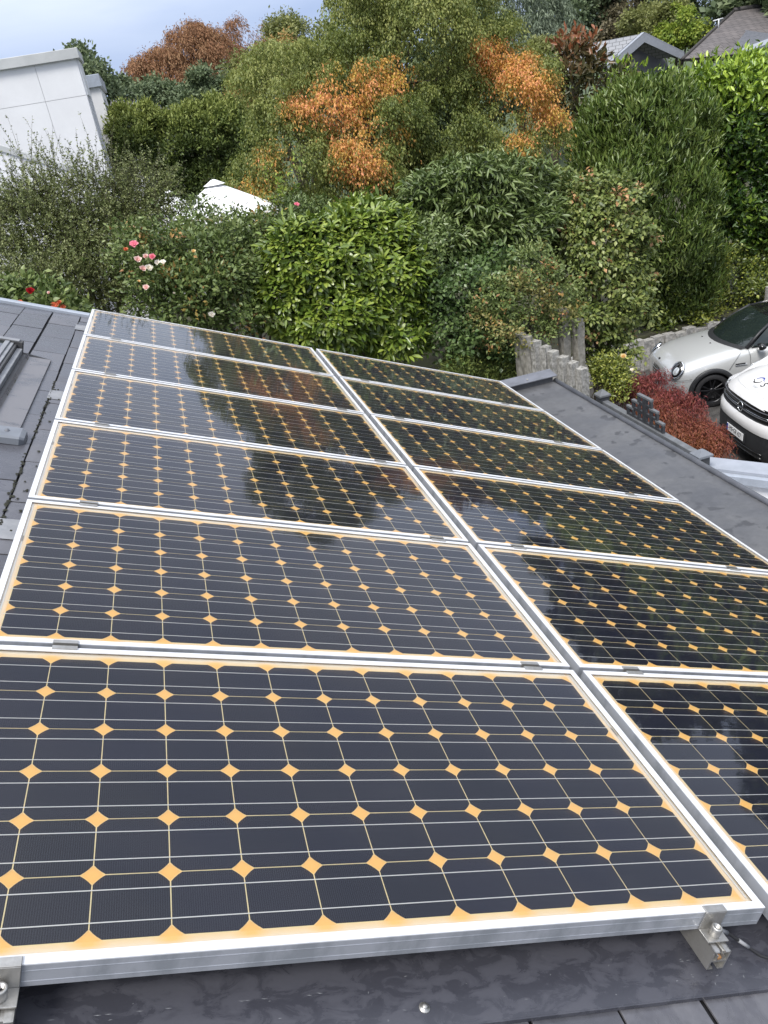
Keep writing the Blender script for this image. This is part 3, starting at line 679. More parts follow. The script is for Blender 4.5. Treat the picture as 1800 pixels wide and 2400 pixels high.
tree('broadleaf_tree', 'round dark green tree in front of the brown conifer', [L3(450,205,46,36,36,2), L3(340,222,34,28,38,2), L3(400,235,36,24,36,2), L3(505,220,38,34,36,2)], 260, 60, 0.42, 0.18, 0.11, LM['bgdark'], 13, -3.5)
tree('broadleaf_tree', 'thin olive tree rising above the maple at its left shoulder', [L3(620,120,70,60,26,2), L3(560,150,50,60,26,2), L3(690,95,40,50,25,2), L3(585,210,55,60,24,2), L3(650,190,60,60,23,2)], 420, 60, 0.36, 0.12, 0.06, LM['maple_olive'], 14, -3.5, droop=0.5,
     autfn=lambda P,i,c,rg: np.where(np.sin(c[:,0]*2.3+c[:,2]*3.1)>0.80, 0.55, 0.0))
tree('broadleaf_tree', 'dark green tree filling the gaps behind the big maple', [L3(940,110,140,110,30,3), L3(820,160,120,100,30,3), L3(1040,200,100,100,30,3), L3(900,260,150,90,30,3)], 380, 60, 0.6, 0.26, 0.16, LM['bgdark'], 24, -3.5)
tree('light_tree', 'light green airy tree at the top edge above the maple', [L3(800,20,50,45,32,2), L3(760,60,35,30,32,2), L3(850,-40,60,50,32,2.5)], 150, 50, 0.5, 0.17, 0.08, LM['bgbright'], 15, -3.5, shell=0.25)
tree('willow_tree', 'pale grey green willow at the top, left of the dark trees', [L3(1085,60,65,70,48,3), L3(1135,35,45,50,48,3), L3(1060,120,60,60,47,3), L3(1180,95,70,50,46,3), L3(1095,-30,60,50,48,3)], 300, 60, 0.7, 0.30, 0.07, LM['bgwillow'], 16, -2.5, droop=1.0, axis_up=-0.7)
tree('broadleaf_tree', 'big dark green tree at the top, behind the grey gable', [L3(1215,40,75,60,55,4), L3(1290,60,60,50,56,4), L3(1250,-30,80,60,56,4), L3(1180,100,50,40,54,3)], 340, 60, 0.7, 0.28, 0.17, LM['bgdark'], 17, -2)
tree('broadleaf_tree', 'brownish green tree at the top, behind the gable ridge', [L3(1335,20,50,50,54,3), L3(1300,85,40,40,52,3), L3(1360,60,40,40,52,3), L3(1345,-40,60,50,54,3)], 220, 60, 0.65, 0.26, 0.16, LM['bgbrown'], 18, -2)
tree('broadleaf_tree', 'olive green tree at the top, just right of the gable ridge', [L3(1400,60,50,40,48,3), L3(1440,85,45,35,47,3)], 130, 60, 0.55, 0.24, 0.14, LM['bgyellow'], 19, -2)
tree('light_tree', 'bright yellow green young tree between the two far roofs', [L3(1460,70,28,36,45,2), L3(1425,98,22,20,45,1.5), L3(1492,68,26,26,45,1.5), L3(1470,35,18,22,45,1)], 130, 55, 0.34, 0.20, 0.13, LM['bgbright'], 20, -2.5, droop=0.5)
tree('broadleaf_tree', 'dark tree at the top edge above the brown roof', [L3(1540,10,75,60,60,4), L3(1460,0,60,50,62,4), L3(1620,-30,80,60,60,4), L3(1420,-40,60,50,62,4)], 320, 55, 0.75, 0.3, 0.18, LM['bgdark'], 21, -1.5)
tree('light_tree', 'yellow green bush left of the red tipped shrub', [L3(1160,112,26,16,34,1.5), L3(1215,110,28,22,34,1.5)], 90, 50, 0.3, 0.15, 0.08, LM['bgyellow'], 22, -3)
for i, az in enumerate((43.5, 48, 53, 58)):
    X, Y = 0.66+26*math.sin(R(az)), -0.88+26*math.cos(R(az)); H = 8.9+0.5*math.sin(i*2.2)
    tree('evergreen_tree', ['first tall evergreen beyond the laurel hedge, outside the picture', 'second tall evergreen beyond the laurel hedge, outside the picture', 'third tall evergreen beyond the laurel hedge, outside the picture', 'last tall evergreen beyond the laurel hedge, outside the picture'][i],
         [[X,Y,ZG+H*0.36,1.7,1.6,H*0.36],[X+0.2,Y,ZG+H*0.66,1.35,1.3,H*0.30],[X-0.1,Y,ZG+H*0.85,0.9,0.9,H*0.16]], 260, 50, 0.5, 0.34, 0.24, LM['bgdark'], 70+i, ZG)
# the wood goes on to the right of the picture: the panels mirror it
for i, (X, Y, H, W_) in enumerate(((31,34,12.6,4.2), (34,28,12.6,4.2), (35,20,11.5,4.2), (34,12,10.0,3.8))):
    tree('broadleaf_tree', ['dark garden tree standing right of the brown roof, outside the picture', 'tall dark tree beyond the driveway at right, outside the picture', 'broad dark tree right of the driveway, outside the picture', 'lower dark tree far right of the driveway, outside the picture'][i],
         [[X,Y,ZG+H*0.62,W_,W_,H*0.36],[X+1.5,Y+1,ZG+H*0.45,W_*0.9,W_,H*0.3],[X-1.6,Y-0.6,ZG+H*0.48,W_*0.8,W_*0.8,H*0.28]], 320, 60, 0.75, 0.45, 0.30, LM['bgdark'], 30+i, ZG)
# ------------------------------------------------------------------ the big Japanese maple
MY = 13.0
ml = [L3(720,190,150,95,MY,1.3), L3(900,90,170,130,MY+.6,1.6), L3(870,-60,150,110,MY+.8,1.5), L3(1080,240,130,140,MY,1.2), L3(1122,205,72,70,MY,1.0),
      L3(640,330,115,95,MY-.3,1.1), L3(800,290,110,100,MY-.4,1.1), L3(960,290,110,120,MY,1.2), L3(1060,340,110,90,MY-.2,1.1), L3(760,400,120,70,MY-.2,1.1), L3(930,400,110,70,MY,1.1),
      L3(580,400,70,60,MY-.2,0.8), L3(600,180,90,90,MY+.6,1.0), L3(1000,40,80,130,MY+.8,1.0), L3(760,80,80,80,MY+1,1.0), L3(680,440,70,40,MY-.2,.7)]
mp_ = plant('japanese_maple', (at(850,300,MY)[0], MY, -2.45), 'large spreading maple, green with orange autumn patches, in the middle', 'tree')
branches(mp_, (at(850,300,MY)[0], MY, -2.45), [l[:3] for l in ml], 0.085, M['bark'], 'trunk', 5, 0.35)
# autumn branches: ellipses of pixels on the front of the crown
AUT = [(790,165,95,32,1.0),(845,150,42,34,1.0),(735,195,70,40,1.0),(660,215,50,28,.85),(720,240,40,30,.9),(770,255,45,42,.7),(765,310,52,40,.75),(790,345,50,28,.9),(755,360,30,18,.9),
       (1060,110,42,38,1.0),(1105,130,50,32,1.0),(1150,190,58,45,1.0),(1185,230,40,35,1.0),(1090,160,40,30,.8),(1045,85,18,16,1.0),(1120,300,25,40,.6),(555,395,42,22,.42),(545,425,35,15,.5),(590,330,45,30,.3),(860,275,25,22,.55)]
def maut(P, ids, c, rg):
    q = (c-CAM[None]) @ RW.T; x = (900+FPX*q[:,0]/q[:,2])/KD; y = (1200+FPX*q[:,1]/q[:,2])/KD
    r_ = np.zeros(len(c))
    for (ax, ay, bx, by, s_) in AUT:
        e_ = ((x-ax)/bx)**2+((y-ay)/by)**2; r_ = np.maximum(r_, s_*np.clip(1.25-0.75*e_, 0, 1))
    front = np.clip((MY+0.9-c[:,1])*1.6, 0, 1)
    return np.clip((r_*front*1.05-rg.random(len(c)))*2.2+0.5, 0, 1)*(r_ > 0.03)
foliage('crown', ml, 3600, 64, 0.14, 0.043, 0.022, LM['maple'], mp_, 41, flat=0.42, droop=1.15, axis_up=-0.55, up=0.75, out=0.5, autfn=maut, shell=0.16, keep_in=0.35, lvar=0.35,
        tintfn=lambda P,t,i,rg: t+0.10*np.sin(P[:,0]*2.1+P[:,2]*1.3)-0.04+0.12*np.clip((P[:,2]-0.6)/1.5,-1,1), mid=(220,0.40,0.42), fill=0.28)

# ------------------------------------------------------------------ conifer hedge, photinia, laurels
hl = [L3(380,400,70,50,17.8,.6), L3(470,395,80,50,17.8,.6), L3(550,390,60,50,17.8,.6), L3(300,320,70,85,18,.8), L3(380,325,75,75,18,.8), L3(460,315,75,85,18,.8), L3(530,315,60,80,18,.8), L3(290,258,45,26,18,.6), L3(480,252,60,30,18.2,.6), L3(345,268,30,20,18.2,.5)]
hd = plant('conifer_hedge', (at(400,330,18)[0],18,-3.5), 'clipped dark green conifer hedge beside the white building', 'hedge')
branches(hd, (at(400,330,18)[0],18,-3.5), [l[:3] for l in hl[:4]], 0.07, M['bark'], 'trunk', 6)
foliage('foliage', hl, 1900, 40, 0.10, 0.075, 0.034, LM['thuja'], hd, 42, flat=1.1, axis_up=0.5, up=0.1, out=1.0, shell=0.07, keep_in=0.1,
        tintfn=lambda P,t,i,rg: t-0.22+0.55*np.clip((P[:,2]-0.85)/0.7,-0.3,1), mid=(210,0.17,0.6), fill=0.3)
ph = plant('red_tip_shrub', (at(1260,330,15.07)[0],15.07,-4.05), 'tall shrub with dark red young leaves left of the grey gable', 'shrub')
pl = [L3(1248,150,52,50,15.07,0.60), L3(1215,200,45,60,15.07,0.48), L3(1272,130,32,40,15.07,0.48), L3(1225,270,45,50,15.07,0.48), L3(1340,175,40,22,15.19,0.36), L3(1245,105,50,25,15.07,0.36)]
branches(ph, (at(1285,330,15.07)[0],15.07,-4.05), [l[:3] for l in pl], 0.022, M['twig'], 'stem', 8, 0.2, r1=0.006)
foliage('foliage', pl, 170, 11, 0.145, 0.145, 0.05, LM['photinia'], ph, 43, flat=1.0, axis_up=0.75, up=0.1, out=0.7, shape=T6, shell=0.3, keep_in=0.8, tintfn=lambda P,t,i,rg: t-0.22+0.5*np.clip((P[:,2]-1.0)/0.5,-0.5,1))

ol = [L3(1370,350,130,140,13.83,1.08), L3(1430,330,110,130,13.83,1.08), L3(1320,420,90,110,13.59,0.96), L3(1440,460,100,150,13.59,0.96), L3(1470,600,80,110,13.96,0.60), L3(1390,250,90,60,13.96,0.84)]
ot = plant('laurel_mound', (at(1400,430,13.83)[0],13.96,-4.05), 'huge rounded narrow leaved laurel left of the bright hedge', 'shrub')
branches(ot, (at(1400,430,13.83)[0],13.96,-4.05), [l[:3] for l in ol], 0.05, M['bark'], 'stem', 9)
foliage('foliage', ol, 1900, 20, 0.155, 0.128, 0.029, LM['laurel'], ot, 44, flat=1.0, axis_up=0.95, up=0.05, out=0.9, axis_out=0.35, axis_rnd=0.45, shell=0.07, shape=T6, keep_in=0.1, mid=(260,0.21,0.9), fill=0.35)
lh = [L3(1600,260,90,110,14.70,0.84), L3(1690,275,90,140,14.70,0.84), L3(1560,190,70,50,15.31,0.72), L3(1485,188,55,42,15.81,0.72), L3(1425,192,50,32,16.30,0.72), L3(1610,430,80,150,14.70,0.72), L3(1690,430,80,160,14.70,0.72), L3(1560,300,60,140,15.07,0.60), L3(1660,170,70,50,15.07,0.72), L3(1745,320,80,180,14.70,0.72), L3(1350,190,40,30,16.80,0.48)]
lo = plant('laurel_hedge', (at(1620,430,14.70)[0],14.82,-4.05), 'tall cherry laurel hedge with bright green tips at the right edge', 'hedge')
branches(lo, (at(1620,430,14.70)[0],14.82,-4.05), [l[:3] for l in lh[:7]], 0.05, M['bark'], 'stem', 10)
def haut(P, ids, c, rg):
    return np.clip((c[:,2]+0.55+rg.normal(0,0.2,len(c)))*1.4, 0, 1)*np.clip(0.75+0.35*np.sin(c[:,0]*3.7),0,1)*(rg.random(len(c))<0.82)
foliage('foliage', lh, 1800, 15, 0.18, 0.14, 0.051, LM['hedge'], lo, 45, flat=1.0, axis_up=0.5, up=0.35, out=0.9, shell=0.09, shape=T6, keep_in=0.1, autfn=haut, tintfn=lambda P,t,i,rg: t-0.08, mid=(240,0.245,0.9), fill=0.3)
# more of the same hedge outside the picture, mirrored in the panels
foliage('foliage_end', [[15.0+i*1.5, 14.2-i*0.6, -1.2+0.15*math.sin(i*2.1), 1.1, 0.9, 2.9] for i in range(7)], 700, 12, 0.22, 0.19, 0.075, LM['hedge'], lo, 46, flat=1, axis_up=0.4, shape=T6, autfn=haut, back=-0.2)

# ------------------------------------------------------------------ shrubs behind the roof
bl = [L3(1010,420,105,75,9.6,.7), L3(1090,440,90,95,9.6,.6), L3(960,500,70,80,9.4,.6), L3(1060,520,100,70,9.4,.6), L3(1140,420,60,70,9.7,.5), L3(930,400,40,30,9.6,.4)]
by = plant('long_leaved_laurel', (at(1050,470,9.6)[0],9.6,-2.45), 'grey green long leaved laurel shrub right of the rhododendron', 'shrub')
branches(by, (at(1050,470,9.6)[0],9.6,-2.45), [l[:3] for l in bl], 0.03, M['twig'], 'stem', 11)
foliage('foliage', bl, 640, 20, 0.12, 0.12, 0.030, LM['bay'], by, 47, flat=0.55, axis_up=0.12, up=0.8, out=0.5, axis_out=0.9, shape=T6, shell=0.18, droop=0.25, mid=(75,0.20,0.65), fill=0.3)
nl = [L3(1000,650,85,90,8.6,.5), L3(960,720,60,60,8.4,.5), L3(1060,720,60,60,8.4,.4), L3(930,640,40,60,8.6,.4), L3(1050,600,60,50,8.8,.4)]
iv = plant('ivy_shrub', (at(1000,680,8.6)[0],8.6,-2.45), 'low dark green ivy like shrub between rhododendron and stone posts', 'shrub')
branches(iv, (at(1000,680,8.6)[0],8.6,-2.45), [l[:3] for l in nl], 0.02, M['twig'], 'stem', 12)
foliage('foliage', nl, 560, 18, 0.12, 0.055, 0.042, LM['ivy'], iv, 48, flat=0.8, up=0.5, out=0.9, shell=0.14, mid=(60,0.16,0.8), fill=0.35)
rl = [L3(1110,640,75,60,8.2,.4), L3(1170,610,65,70,8.2,.4), L3(1080,710,60,55,8.0,.4), L3(1200,680,45,55,8.2,.3), L3(1140,580,50,40,8.3,.3), L3(1150,700,55,40,8.1,.3), L3(1060,650,40,50,8.1,.3)]
rn = plant('rose_bush', (at(1120,690,8.2)[0],8.2,-2.45), 'leggy rose bush with reddish tips above the granite posts', 'shrub')
branches(rn, (at(1120,690,8.2)[0],8.2,-2.45), [l[:3] for l in rl], 0.016, M['twig'], 'stem', 13, 0.3, r1=0.005)
foliage('foliage', rl, 420, 18, 0.10, 0.048, 0.024, LM['rose'], rn, 49, flat=0.8, up=0.6, shell=0.28, keep_in=0.8, tintfn=lambda P,t,i,rg: t+0.22,
        autfn=lambda P,i,c,rg: np.where(np.sin(c[:,0]*17+c[:,2]*23)>0.965, 0.8, np.where(np.sin(c[:,0]*7+c[:,2]*9)>0.85,0.25,0)), mid=(55,0.14,0.8), fill=0.3)
cl = [L3(1290,500,110,110,9.6,.6), L3(1260,440,80,60,9.7,.5), L3(1330,580,80,110,9.5,.5), L3(1240,560,70,80,9.5,.5), L3(1335,690,60,75,9.5,.4), L3(1290,640,80,90,9.4,.5), L3(1180,430,60,50,10,.4), L3(1330,735,42,42,9.4,.35), L3(1220,660,40,80,9.5,.4)]
hb = plant('hornbeam_shrub', (at(1300,600,9.6)[0],9.6,ZG), 'rounded column of layered pale green leaves left of the white small car', 'shrub')
branches(hb, (at(1300,600,9.6)[0],9.6,ZG), [l[:3] for l in cl], 0.04, M['bark'], 'stem', 14)
foliage('foliage', cl, 1250, 17, 0.11, 0.066, 0.042, LM['hornbeam'], hb, 50, flat=0.55, up=0.75, out=0.75, axis_up=-0.2, droop=0.35, shell=0.09, keep_in=0.1,
        autfn=lambda P,i,c,rg: np.where(np.sin(c[:,0]*13+c[:,2]*11)>0.990, 0.9, 0.0), mid=(170,0.18,0.6), fill=0.3)
wl = [L3(1440,635,50,52,13.83,0.36), L3(1510,620,60,70,13.96,0.36), L3(1570,590,60,60,14.08,0.36), L3(1580,650,50,45,14.08,0.36), L3(1470,678,60,22,13.96,0.36), L3(1540,668,60,26,14.02,0.36), L3(1640,560,50,40,14.33,0.36), L3(1390,640,40,70,13.59,0.36), L3(1420,560,50,60,13.71,0.36), L3(1430,705,45,18,13.7,0.3), L3(1490,695,50,18,13.7,0.3), L3(1550,685,45,18,13.7,0.3), L3(1600,630,40,40,13.9,0.3), L3(1640,600,40,35,13.9,0.3)]
wi = plant('trailing_ground_cover', (at(1500,650,14.08)[0],14.51,-4.05), 'trailing yellow green leaves hanging over the concrete palisade wall', 'plant')
branches(wi, (at(1500,650,14.08)[0],14.51,-4.05), [l[:3] for l in wl], 0.012, M['twig'], 'stem', 15, 0.3, r1=0.004)
foliage('foliage', wl, 860, 18, 0.135, 0.076, 0.046, LM['euon'], wi, 51, flat=0.9, up=0.5, out=0.9, shell=0.14, tintfn=lambda P,t,i,rg: t-0.14+0.22*np.sin(P[:,0]*2.4), mid=(80,0.16,0.8), fill=0.3)
jl = [L3(1030,800,60,25,8.29,.3), L3(1085,790,40,30,8.29,.3), L3(990,790,30,22,8.06,.3)]
ju = plant('low_juniper', (at(1040,810,8.29)[0],8.29,-2.45), 'low feathery juniper at the foot of the stone posts', 'shrub')
branches(ju, (at(1040,810,8.29)[0],8.29,-2.45), [l[:3] for l in jl], 0.012, M['twig'], 'stem', 16, r1=0.004)
foliage('foliage', jl, 260, 26, 0.08, 0.045, 0.012, LM['thuja'], ju, 52, flat=0.8, axis_up=0.2)
gl_ = [L3(1312,818,36,36,8.0,.25), L3(1335,795,26,30,8.0,.22), L3(1300,795,18,30,8.0,.2), L3(1340,838,28,20,7.8,.2)]
gr = plant('rose_bush', (at(1310,840,8.0)[0],8.0,ZG), 'small yellow green rose bush with cream bloom beside the red maple', 'shrub')
branches(gr, (at(1310,850,8.0)[0],8.0,ZG), [l[:3] for l in gl_], 0.012, M['twig'], 'stem', 17, 0.3, r1=0.004)
foliage('foliage', gl_, 230, 16, 0.085, 0.045, 0.020, LM['euon'], gr, 53, flat=0.9, up=0.6, shell=0.3, keep_in=0.8)

# rhododendron: whorls of leaves as objects of their own over a fill of single leaves
dl = [L3(790,540,130,100,8.88,.6), L3(700,580,130,110,8.64,.6), L3(640,560,80,80,8.64,.5), L3(830,620,110,120,8.64,.6), L3(720,690,130,80,8.40,.5), L3(850,720,80,60,8.40,.4), L3(610,650,70,70,8.52,.4), L3(780,480,90,45,9.12,.5)]
rh = plant('rhododendron', (at(740,600,8.76)[0],8.76,-2.45), 'large bright green rhododendron bush behind the panels', 'shrub')
RB = np.array(rh.location)
branches(rh, tuple(rh.location), [l[:3] for l in dl], 0.03, M['bark'], 'stem', 18)
def rosette(seed):
    rg = np.random.default_rng(seed); k = 9
    an = np.arange(k)*2.4+rg.uniform(0,6); el = np.linspace(0.15,0.9,k)
    A = np.stack([np.cos(an)*np.cos(el-0.35), np.sin(an)*np.cos(el-0.35), np.sin(el-0.35)], 1)
    Nn = np.stack([-np.cos(an)*0.4, -np.sin(an)*0.4, np.ones(k)], 1)
    return leaf_mesh('leaf_whorl', A*0.006, A, Nn, rg.uniform(0.09,0.13,k), rg.uniform(0.032,0.042,k), rg.uniform(0.25,0.95,k)+0.15*(el-0.5), None, T8)
WM = [rosette(i) for i in range(14)]
for q in WM: q.materials.append(LM['rhodo'])
rg = np.random.default_rng(60); c, d, _ = clumps(dl, 760, rg, 0.05, -0.05, 0.0)
dcam = np.linalg.norm(c-CAM[None], axis=1)
for i in range(300):
    o = link('leaf_whorl', WM[rg.integers(14)], None, rh, c[i]-RB)
    v_ = unit((d[i]*0.75+np.array([0,0,0.75])+rg.normal(size=3)*0.28)[None])[0]
    o.rotation_mode = 'QUATERNION'; o.rotation_quaternion = Vector(v_).to_track_quat('Z', 'Y'); s_ = rg.uniform(0.8,1.15); o.scale = (s_,)*3
VV = []
for i in range(300, 760):
    v_ = unit((d[i]*0.75+np.array([0,0,0.75])+rg.normal(size=3)*0.28)[None])[0]; Q = Vector(v_).to_track_quat('Z','Y').to_matrix(); s_ = rg.uniform(0.8,1.15); VV.append((c[i]-RB, Q, s_))
def merge_whorls():
    k_ = 9; A_l = []; P_l = []; N_l = []; L_l = []; W_l = []; T_l = []
    for (p, Q, s_) in VV:
        Qn = np.array(Q); an = np.arange(k_)*2.4+rg.uniform(0,6); el = np.linspace(0.15,0.9,k_)-0.35
        A = np.stack([np.cos(an)*np.cos(el), np.sin(an)*np.cos(el), np.sin(el)], 1) @ Qn.T; Nn = np.stack([-np.cos(an)*0.4,-np.sin(an)*0.4,np.ones(k_)],1) @ Qn.T
        A_l.append(A); P_l.append(p[None]+A*0.006); N_l.append(Nn); L_l.append(rg.uniform(0.09,0.13,k_)*s_); W_l.append(rg.uniform(0.032,0.042,k_)*s_); T_l.append(rg.uniform(0.25,0.95,k_)+0.15*(el-0.15))
    me = leaf_mesh('leaf_whorls', np.concatenate(P_l), np.concatenate(A_l), np.concatenate(N_l), np.concatenate(L_l), np.concatenate(W_l), np.concatenate(T_l), None, T8)
    link('leaf_whorls', me, LM['rhodo'], rh)['kind'] = 'stuff'
merge_whorls()
foliage('foliage', dl, 700, 13, 0.12, 0.12, 0.040, LM['rhodo'], rh, 61, flat=0.8, axis_up=0.0, up=0.7, out=0.7, axis_out=0.9, shape=T6, shell=0.12, kind='stuff', keep_in=0.1, inset=0.17, tintfn=lambda P,t,i,rg: t-0.25)

# twiggy cotoneaster: arching shoots set with tiny leaves
def shoots(parent, base_fn, n, L, m_leaf, seed, leaf=0.016, per=30, r=0.0035, up=1.0, spread=0.5, bend=0.6, name='foliage', W=0.55, autfn=None, stems=True):
    rg = np.random.default_rng(seed); mb = MB(); p0 = np.array(parent.location); PP = []; AA = []; NN = []
    for i in range(n):
        b, dirv = base_fn(rg); l_ = L*rg.uniform(0.55,1.25); dirv = dirv/np.linalg.norm(dirv); pts = []
        q = b.copy(); v = dirv.copy(); st = 7; curl = rg.normal(size=3)*bend*0.35; curl[2] -= bend*0.35
        for s_ in range(st+1):
            pts.append(q.copy()); q = q+v*l_/st; v = v+curl/st; v /= np.linalg.norm(v)
        if stems: mb.tube([Vector(x_-p0) for x_ in pts], [r*(1-0.75*k_/st) for k_ in range(st+1)], 3, cap=False)
        t = rg.uniform(0.08,1,per)*st; i0 = np.clip(t.astype(int),0,st-1); pa = np.array(pts); f_ = (t-i0)[:,None]
        P = pa[i0]*(1-f_)+pa[i0+1]*f_; tang = pa[i0+1]-pa[i0]; tang /= np.linalg.norm(tang, axis=1, keepdims=True)
        side = unit(np.cross(tang, rg.normal(size=(per,3)))); PP.append(P); AA.append(side+tang*0.5); NN.append(rg.normal(size=(per,3))*0.6+np.array([0,0,0.8]))
    P = np.concatenate(PP); A = np.concatenate(AA); Nn = np.concatenate(NN); k_ = len(P)
    tint = np.repeat(rg.normal(0.45,0.2,n), per)+rg.normal(0,0.2,k_); Ls = leaf*rg.uniform(0.7,1.3,k_)
    au = autfn(P, rg) if autfn else None
    link(name, leaf_mesh(name, P-p0[None], A, Nn, Ls, Ls*W, tint, au), m_leaf, parent)
    if stems: mb.build('shoots', M['twig'], parent)
ctl = [L3(170,470,150,120,10.34,.7), L3(80,520,140,130,10.06,.7), L3(260,540,130,110,10.06,.6), L3(300,440,80,60,10.61,.5), L3(60,500,90,80,10.34,.6), L3(200,600,150,90,9.52,.5), L3(90,630,120,70,9.25,.5), L3(330,620,80,80,9.52,.4)]
ct = plant('cotoneaster_shrub', (at(170,520,10.20)[0],10.20,-2.45), 'big twiggy grey green shrub with wiry upright shoots at left', 'shrub')
branches(ct, tuple(ct.location), [l[:3] for l in ctl], 0.03, M['bark'], 'stem', 19)
ctA = np.array(ctl)
def cfn(rg):
    l = ctA[rg.integers(len(ctA))]; d = unit(rg.normal(size=(1,3)))[0]
    if d[1] > 0.3: d[1] = -d[1]
    p = l[:3]+d*l[3:]*rg.uniform(0.45,0.9); return p, d*0.8+np.array([0,-0.1,0.75])+rg.normal(size=3)*0.3
shoots(ct, cfn, 1900, 0.44, LM['coton'], 62, 0.030, 34, 0.0030, bend=1.1)
def cfn2(rg):
    x = rg.uniform(20,360); y = 395+0.0011*(x-200)**2+rg.normal(0,25); p = at(x, y+60, 10.4+rg.normal(0,0.3)); return p, np.array([rg.normal(0,0.28),rg.normal(0,0.2),1.0])
shoots(ct, cfn2, 120, 0.85, LM['coton'], 63, 0.027, 36, 0.0042, bend=0.35, name='long_shoot_leaves')
foliage('inner_leaves', [[l[0],l[1]+.15,l[2],l[3]*.85,l[4]*.8,l[5]*.85] for l in ctl], 800, 30, 0.18, 0.040, 0.021, LM['coton'], ct, 64, shell=0.2, up=0.6, tintfn=lambda P,t,i,rg: t-0.1)

# pink rose bush
def petals(seed, R0=0.045, k=13, cup=0.6):
    rg = np.random.default_rng(seed); an = np.arange(k)*2.4; ring = np.linspace(1,0.15,k)
    el = cup+(1-ring)*0.7; A = np.stack([np.cos(an)*np.cos(el), np.sin(an)*np.cos(el), np.sin(el)], 1)
    Nn = np.stack([-np.cos(an)*np.sin(el), -np.sin(an)*np.sin(el), np.cos(el)], 1)+rg.normal(size=(k,3))*0.1
    return leaf_mesh('rose_flower', A*0.004, A, Nn, R0*(0.55+0.45*ring), R0*(0.65+0.35*ring), rg.uniform(0.1,0.6,k)+0.4*(1-ring), None, T6)
FLW = {}
for nm, st in (('pink', G((0.85,0.42,0.46),(0.80,0.25,0.32),(0.68,0.12,0.20))), ('blush', G((0.88,0.76,0.68),(0.88,0.62,0.56),(0.80,0.45,0.42))), ('white', G((0.88,0.86,0.80),(0.85,0.80,0.70),(0.8,0.7,0.55))),
               ('red', G((0.42,0.012,0.02),(0.32,0.006,0.014),(0.22,0.004,0.01))), ('orange', G((0.85,0.38,0.22),(0.72,0.20,0.09),(0.55,0.10,0.05))), ('cream', G((0.88,0.78,0.50),(0.86,0.66,0.32),(0.8,0.5,0.2)))):
    mm = leafmat('petal_'+nm, st, None, 0.6, 0.35, 0.2)
    FLW[nm] = [petals(100+i+len(FLW)*7, 0.046, cup=0.25+0.35*i) for i in range(3)]
    for q in FLW[nm]: q.materials.append(mm)
def flower(parent, kind, x, y, Y, s_=1.0, label=None):
    p = at(x, y, Y); o = link('flower', FLW[kind][random.randrange(3)], None, parent, Vector(p)-parent.location)
    n_ = unit((CAM-p)[None])[0]*0.8+np.array([random.uniform(-.4,.4),random.uniform(-.2,.2),0.6]); o.rotation_mode = 'QUATERNION'; o.rotation_quaternion = Vector(n_).to_track_quat('Z','Y'); o.scale = (s_,)*3
    if label: o['label'] = label
    return o
pr_ = [L3(400,560,110,70,8.83,.5), L3(340,590,80,60,8.58,.4), L3(460,620,90,80,8.58,.5), L3(400,650,110,70,8.32,.4), L3(480,560,70,60,8.96,.4), L3(310,540,50,50,8.83,.4), L3(510,680,60,50,8.32,.3), L3(520,530,50,50,9.22,.4), L3(430,520,60,40,9.4,.4), L3(500,515,60,35,9.6,.4), L3(580,520,50,40,9.6,.4)]
rp = plant('rose_bush', (at(410,620,8.70)[0],8.70,-2.45), 'rambling rose bush with pink and white blooms left of the rhododendron', 'shrub')
branches(rp, tuple(rp.location), [l[:3] for l in pr_], 0.018, M['twig'], 'stem', 20, 0.3, r1=0.004)
foliage('foliage', pr_, 950, 17, 0.13, 0.060, 0.031, LM['rose'], rp, 65, flat=0.7, up=0.7, out=0.6, shell=0.2, keep_in=0.5,
        autfn=lambda P,i,c,rg: np.where(np.sin(c[:,0]*19+c[:,2]*27)>0.988, 0.8, 0.0), mid=(110,0.17,0.75), fill=0.35)
prA = np.array(pr_)
def rfn(rg):
    l = prA[rg.integers(len(prA))]; d = unit(rg.normal(size=(1,3)))[0]; d[1] = -abs(d[1]); p = l[:3]+d*l[3:]*0.8; return p, d+np.array([0,0,0.4])
shoots(rp, rfn, 130, 0.42, LM['rose'], 66, 0.052, 16, 0.0035, bend=1.3, name='long_shoot_leaves')
for kd, x_, y_, s_ in (('pink',289,528,1.15),('pink',330,556,1.05),('blush',316,556,1.1),('blush',297,562,1.15),('blush',308,582,1.1),('white',321,580,1.15),('white',340,567,.8),('white',352,566,.75),('blush',316,622,1.0),('orange',273,541,.9),('white',457,680,.95),('cream',418,545,.85),('cream',300,608,.5),('white',376,634,.5)):
    flower(rp, kd, x_, y_, 7.95, s_*0.92)
rr_ = [L3(40,640,60,35,7.81,.3), L3(110,655,50,30,7.68,.3), L3(10,665,40,30,7.68,.3), L3(150,680,40,25,7.68,.25)]
rd_ = plant('rose_bush', (at(70,660,7.74)[0],7.74,-2.45), 'low rose bush with one red and some orange blooms behind the slates', 'shrub')
branches(rd_, tuple(rd_.location), [l[:3] for l in rr_], 0.012, M['twig'], 'stem', 21, r1=0.004)
foliage('foliage', rr_, 240, 15, 0.115, 0.068, 0.042, LM['rose'], rd_, 67, flat=0.7, up=0.8, shell=0.2)
for kd, x_, y_, s_ in (('red',66,630,1.35),('orange',45,655,1.1),('orange',118,660,1.2),('orange',130,655,1.2),('orange',135,664,1.0),('blush',107,634,.8)): flower(rd_, kd, x_, y_, 7.35, s_*0.75)
for kd, x_, y_, s_ in (('cream',1347,772,1.25),('white',1365,800,.7)): flower(gr, kd, x_, y_, 7.65, s_)
